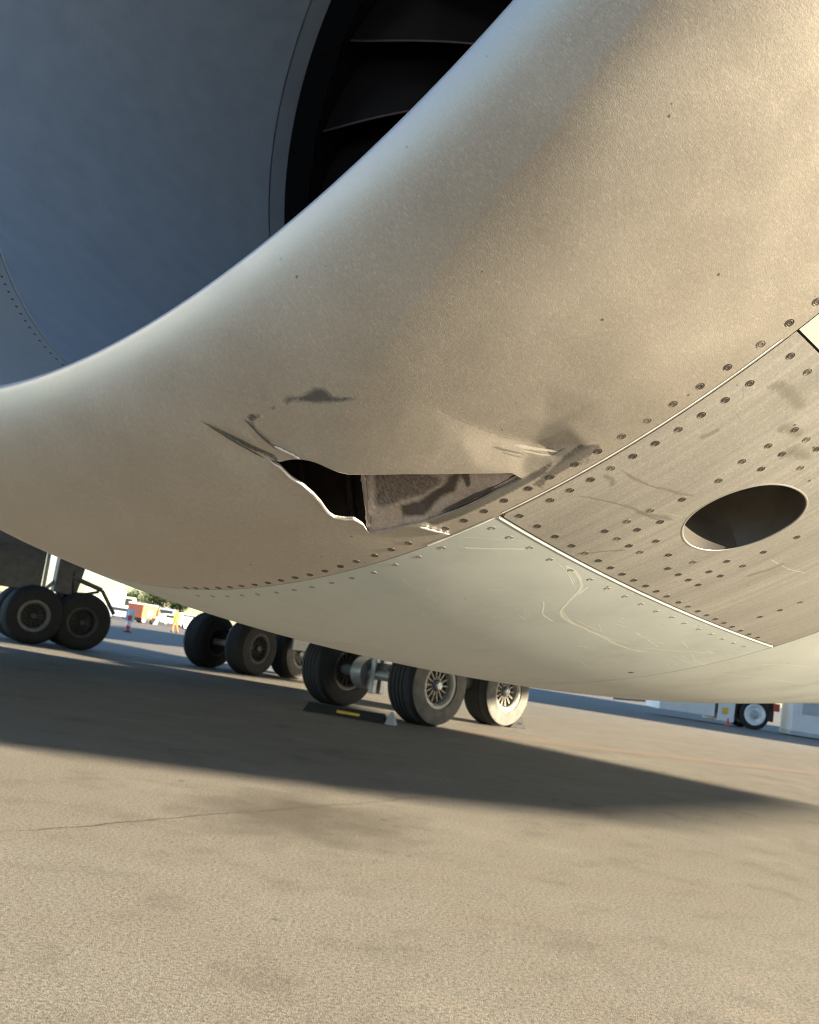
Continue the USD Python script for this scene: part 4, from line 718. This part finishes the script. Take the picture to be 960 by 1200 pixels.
# ------------------------------------------------------------------ far left: people, carts, vehicles, trees
def limb(p, q, r0, r1, n=10):
    import manifold3d as m3
    a = m3.Manifold.sphere(r0, n).translate([float(x) for x in p]); b = m3.Manifold.sphere(r1, n).translate([float(x) for x in q])
    return m3.Manifold.batch_hull([a, b])
def person(loc, rz, label, top, legs_m, hair='hair', hgt=1.76):
    import manifold3d as m3
    p = thing('person', label, 'person', loc, rz, 'people on the far apron')
    def body(bones, ref=.03):
        m = m3.Manifold()
        for b in bones: m = m+limb(*b)
        m = m.refine_to_length(ref); t = m.to_mesh(); tm = trimesh.Trimesh(t.vert_properties[:, :3], t.tri_verts, process=True)
        return trimesh.smoothing.filter_taubin(tm, iterations=8)
    hip, kn = .90, .48
    L = [((0, .09, hip), (.12, .10, kn), .085, .06), ((.12, .10, kn), (.05, .10, .09), .06, .042), ((.05, .10, .06), (.22, .11, .04), .045, .032), ((0, -.09, hip), (-.06, -.10, kn), .085, .06), ((-.06, -.10, kn), (-.26, -.10, .11), .06, .042), ((-.26, -.10, .07), (-.10, -.11, .04), .045, .032),
         ((0, 0, .92), (0, 0, 1.12), .135, .125), ((0, 0, 1.12), (.02, 0, 1.36), .125, .15), ((.02, .12, 1.40), (.02, -.12, 1.40), .075, .075), ((.02, 0, 1.42), (.03, 0, 1.54), .055, .05), ((.03, 0, 1.60), (.045, 0, 1.66), .085, .095), ((.12, 0, 1.615), (.10, 0, 1.66), .02, .03),
         ((.02, .20, 1.40), (-.04, .26, 1.12), .05, .04), ((-.04, .26, 1.12), (.10, .27, .90), .04, .03), ((.10, .27, .90), (.15, .27, .82), .034, .022), ((.02, -.20, 1.40), (-.02, -.27, 1.12), .05, .04), ((-.02, -.27, 1.12), (.16, -.26, .94), .04, .03), ((.16, -.26, .94), (.22, -.25, .87), .034, .022), ((.02, .16, 1.40), (.02, .2, 1.40), .06, .055), ((.02, -.16, 1.40), (.02, -.2, 1.40), .06, .055)]
    obj('body', body(L), MT['skin'], p, smooth=True)
    grow = lambda B, e: [(b[0], b[1], b[2]+e, b[3]+e) for b in B]
    obj('trousers', body(grow([L[0], L[1], L[3], L[4], ((0, 0, .90), (0, 0, 1.0), .13, .13)], .016)), MT[legs_m], p, smooth=True)
    obj('jacket', body(grow(L[6:9]+[L[12], L[13], L[15], L[16], L[18], L[19]], .02)), MT[top], p, smooth=True)
    obj('hair', body([((.02, 0, 1.68), (.03, 0, 1.70), .09, .088)]), MT[hair], p, smooth=True)
    obj('shoe', body(grow([L[2]], .012)), MT['dark_cloth'], p, smooth=True); obj('shoe', body(grow([L[5]], .012)), MT['dark_cloth'], p, smooth=True)
    return p
person((-15.85, 73.0, 0), 2.6, 'worker in hi-vis yellow jacket and orange trousers walking beyond the wheels', 'vest', 'trouser_orange')
person((-22.7, 96, 0), .4, 'distant person in orange-red vest standing just right of the orange loader', 'orange_paint', 'white_paint')
bp = thing('barrier_post', 'red and white barrier post standing beyond the left landing gear', 'barrier', (-13.7, 52.0, 0))
obj('base', lathe([(0, .06), (.2, .06), (.24, .004), (0, .004)], 20), MT['chock'], bp)
for k in range(4): obj('band', moved(lathe([(0, 0), (.13, 0), (.13, .268), (0, .268)], 20), 0, 0, .07+.27*k), MT['red_paint' if k % 2 == 0 else 'white_paint'], bp)
obj('warning_board', box(-.22, .22, -.03, .03, .55, 1.2, .01), MT['white_paint'], bp)
def cart(loc, rz, label, cat, m, L, W, H, cab=None, z0=.5):
    t = thing({'truck': 'box_truck', 'loader': 'cargo_loader', 'van': 'parked_van', 'car': 'parked_car', 'cart': 'baggage_cart'}[cat], label, cat, loc, rz, 'vehicles parked on the far apron')
    if cat == 'car' or cat == 'van':
        prof = [(-L/2, z0*.6), (L/2, z0*.6), (L/2, z0+.35), (L*.32, z0+.45), (L*.16, H), (-L*.40, H), (-L/2, z0+.45)] if cat == 'car' else [(-L/2, z0*.6), (L/2, z0*.6), (L/2, z0+.5), (L*.33, z0+.7), (L*.24, H), (-L/2, H)]
        b = trimesh.creation.extrude_polygon(Polygon(prof), W); b = moved(rotated(b, math.pi/2, (1, 0, 0)), 0, W/2, 0); o = obj('body', b, MT[m], t, smooth=False)
        obj('side_window', box(-L*.36, L*.18, -W/2-.012, -W/2+.01, H*.66, H*.9), MT['glass_dark'], o); obj('rear_window', box(-L/2-.012, -L/2+.3, -W*.4, W*.4, H*.66, H*.88), MT['glass_dark'], o)
    else:
        obj('body', box(-L/2, L/2-(1.6 if cab else 0), -W/2, W/2, z0, H, .04), MT[m], t); obj('chassis', box(-L/2+.1, L/2-.1, -W/2+.15, W/2-.15, z0*.55, z0-.004), MT['hub_dark'], t)
        if cab:
            c = obj('cab', trimesh.convex.convex_hull(np.array([(x, y, z) for y in (-W/2+.05, W/2-.05) for x, z in ((L/2-1.58, z0), (L/2, z0), (L/2-.1, z0+1.0), (L/2-.4, H*.82), (L/2-1.58, H*.82))])), MT[cab], t, smooth=False); obj('windscreen', box(L/2-1.3, L/2-.5, -W/2+.03, -W/2+.06, z0+.7, H*.76), MT['glass_dark'], c)
        else: obj('top_rail', cat_([box(-L/2, L/2, s_*W/2-.03, s_*W/2+.03, H, H+.12) for s_ in (-1, 1)]), MT['grey_paint'], t)
    for sx in (-.33, .33):
        for sy in (-1, 1): vehicle_wheel(t, sx*L, sy*(W/2-.14), .36 if cat != 'truck' else .45, .22)
    return t
cart((-33.6, 118, 0), .15, 'cream box truck parked far off beyond the left gear', 'truck', 'cream_paint', 6.0, 2.4, 3.2, 'cream_paint', .9)
ol = cart((-25.2, 100, 0), 1.1, 'bright orange-red cargo loader parked on the far apron', 'loader', 'orange_paint', 2.2, 2.0, 1.85, None, .5)
obj('white_panel', box(-.35, .35, -1.04, -1.003, .75, 1.4, .01), MT['cream_paint'], ol)
cart((-29.0, 128, 0), .1, 'pale blue van parked behind the orange loader', 'van', 'blue_paint', 4.0, 1.8, 2.0)
cart((-26.0, 120, 0), .25, 'white car parked right of the pale blue van', 'car', 'white_paint', 3.6, 1.7, 1.35)
cart((-23.4, 116, 0), .3, 'cream van standing on the far apron near the worker', 'van', 'cream_paint', 3.0, 1.7, 1.7)
cart((-19.9, 100, 0), .3, 'low cream baggage cart right behind the worker', 'cart', 'cream_paint', 2.2, 1.4, 1.2, None, .45)
cart((-29.4, 108, 0), .2, 'small grey-blue car half hidden by the left gear', 'car', 'blue_paint', 3.4, 1.6, 1.35)
lp = thing('lamp_mast', 'thin white lighting mast rising above the cream box truck', 'mast', (-52.6, 190, 0)); obj('pole', lathe([(0, 8.5), (.10, 8.5), (.22, 0), (0, 0)], 12), MT['white_paint'], lp); obj('lamp_head', box(-.9, .9, -.3, .3, 8.4, 8.8, .05), MT['grey_paint'], lp)
def tree(loc, hgt, spread, label, seed, palm=False):
    t = thing('tree', label, 'tree', loc, 0, 'distant trees beyond the apron'); rg = np.random.default_rng(seed)
    obj('trunk', cat_([bar((0, 0, 0), (.1, 0, hgt*.35), .22, 8), bar((.1, 0, hgt*.33), (.0, .1, hgt*.7), .14, 8), bar((.1, 0, hgt*.4), (spread*.4, .1, hgt*.7), .08, 6), bar((.1, 0, hgt*.42), (-spread*.4, -.1, hgt*.68), .08, 6)]), MT['bark'], t)
    V, Fc = [], []
    cl = rg.normal(0, 1, (16, 3))*np.array([spread*.34, spread*.34, hgt*.15])+np.array([0, 0, hgt*.70])
    for k in range(1500):
        c = cl[rg.integers(16)]+rg.normal(0, 1, 3)*spread*.13; a = rg.normal(0, 1, 3); a /= np.linalg.norm(a); b = np.cross(a, rg.normal(0, 1, 3)); b /= np.linalg.norm(b)+1e-9; s = rg.uniform(.15, .32); n = len(V)
        V += [c-a*s, c+b*s*.5, c+a*s, c-b*s*.5]; Fc += [(n, n+1, n+2), (n, n+2, n+3)]
    tag(obj('crown', (np.array(V), np.array(Fc)), MT['leaf'], t, smooth=False))
tree((-61.3, 232, 0), 5.4, 4.5, 'leftmost distant tree, rising just behind the cream box truck', 1)
tree((-58.5, 238, 0), 6.4, 5.6, 'broad distant tree above the pale blue van', 2)
tree((-55.4, 238, 0), 5.9, 4.2, 'distant tree right of the broad one, touching its crown', 3)
tree((-51.5, 236, 0), 4.6, 3.4, 'lone small distant tree above the far cream van', 4)
tb = thing('added_shade_building', 'added unseen block right of the apron that shades the service trailer', 'building', (46, 26.5, 0))  # unseen building added to cast the far shadow band
obj('wall', box(0, 16, 0, 25, 0, 10.5), MT['cream_paint'], tb); obj('roof', box(-.5, 16.5, -.5, 25.5, 10.503, 11.0), MT['grey_paint'], tb)
for q in range(7):
    for z_ in (1.2, 4.4, 7.6): obj('window', box(-.06, .04, 1.2+3.4*q, 3.4+3.4*q, z_, z_+1.7), MT['glass_dark'], tb)
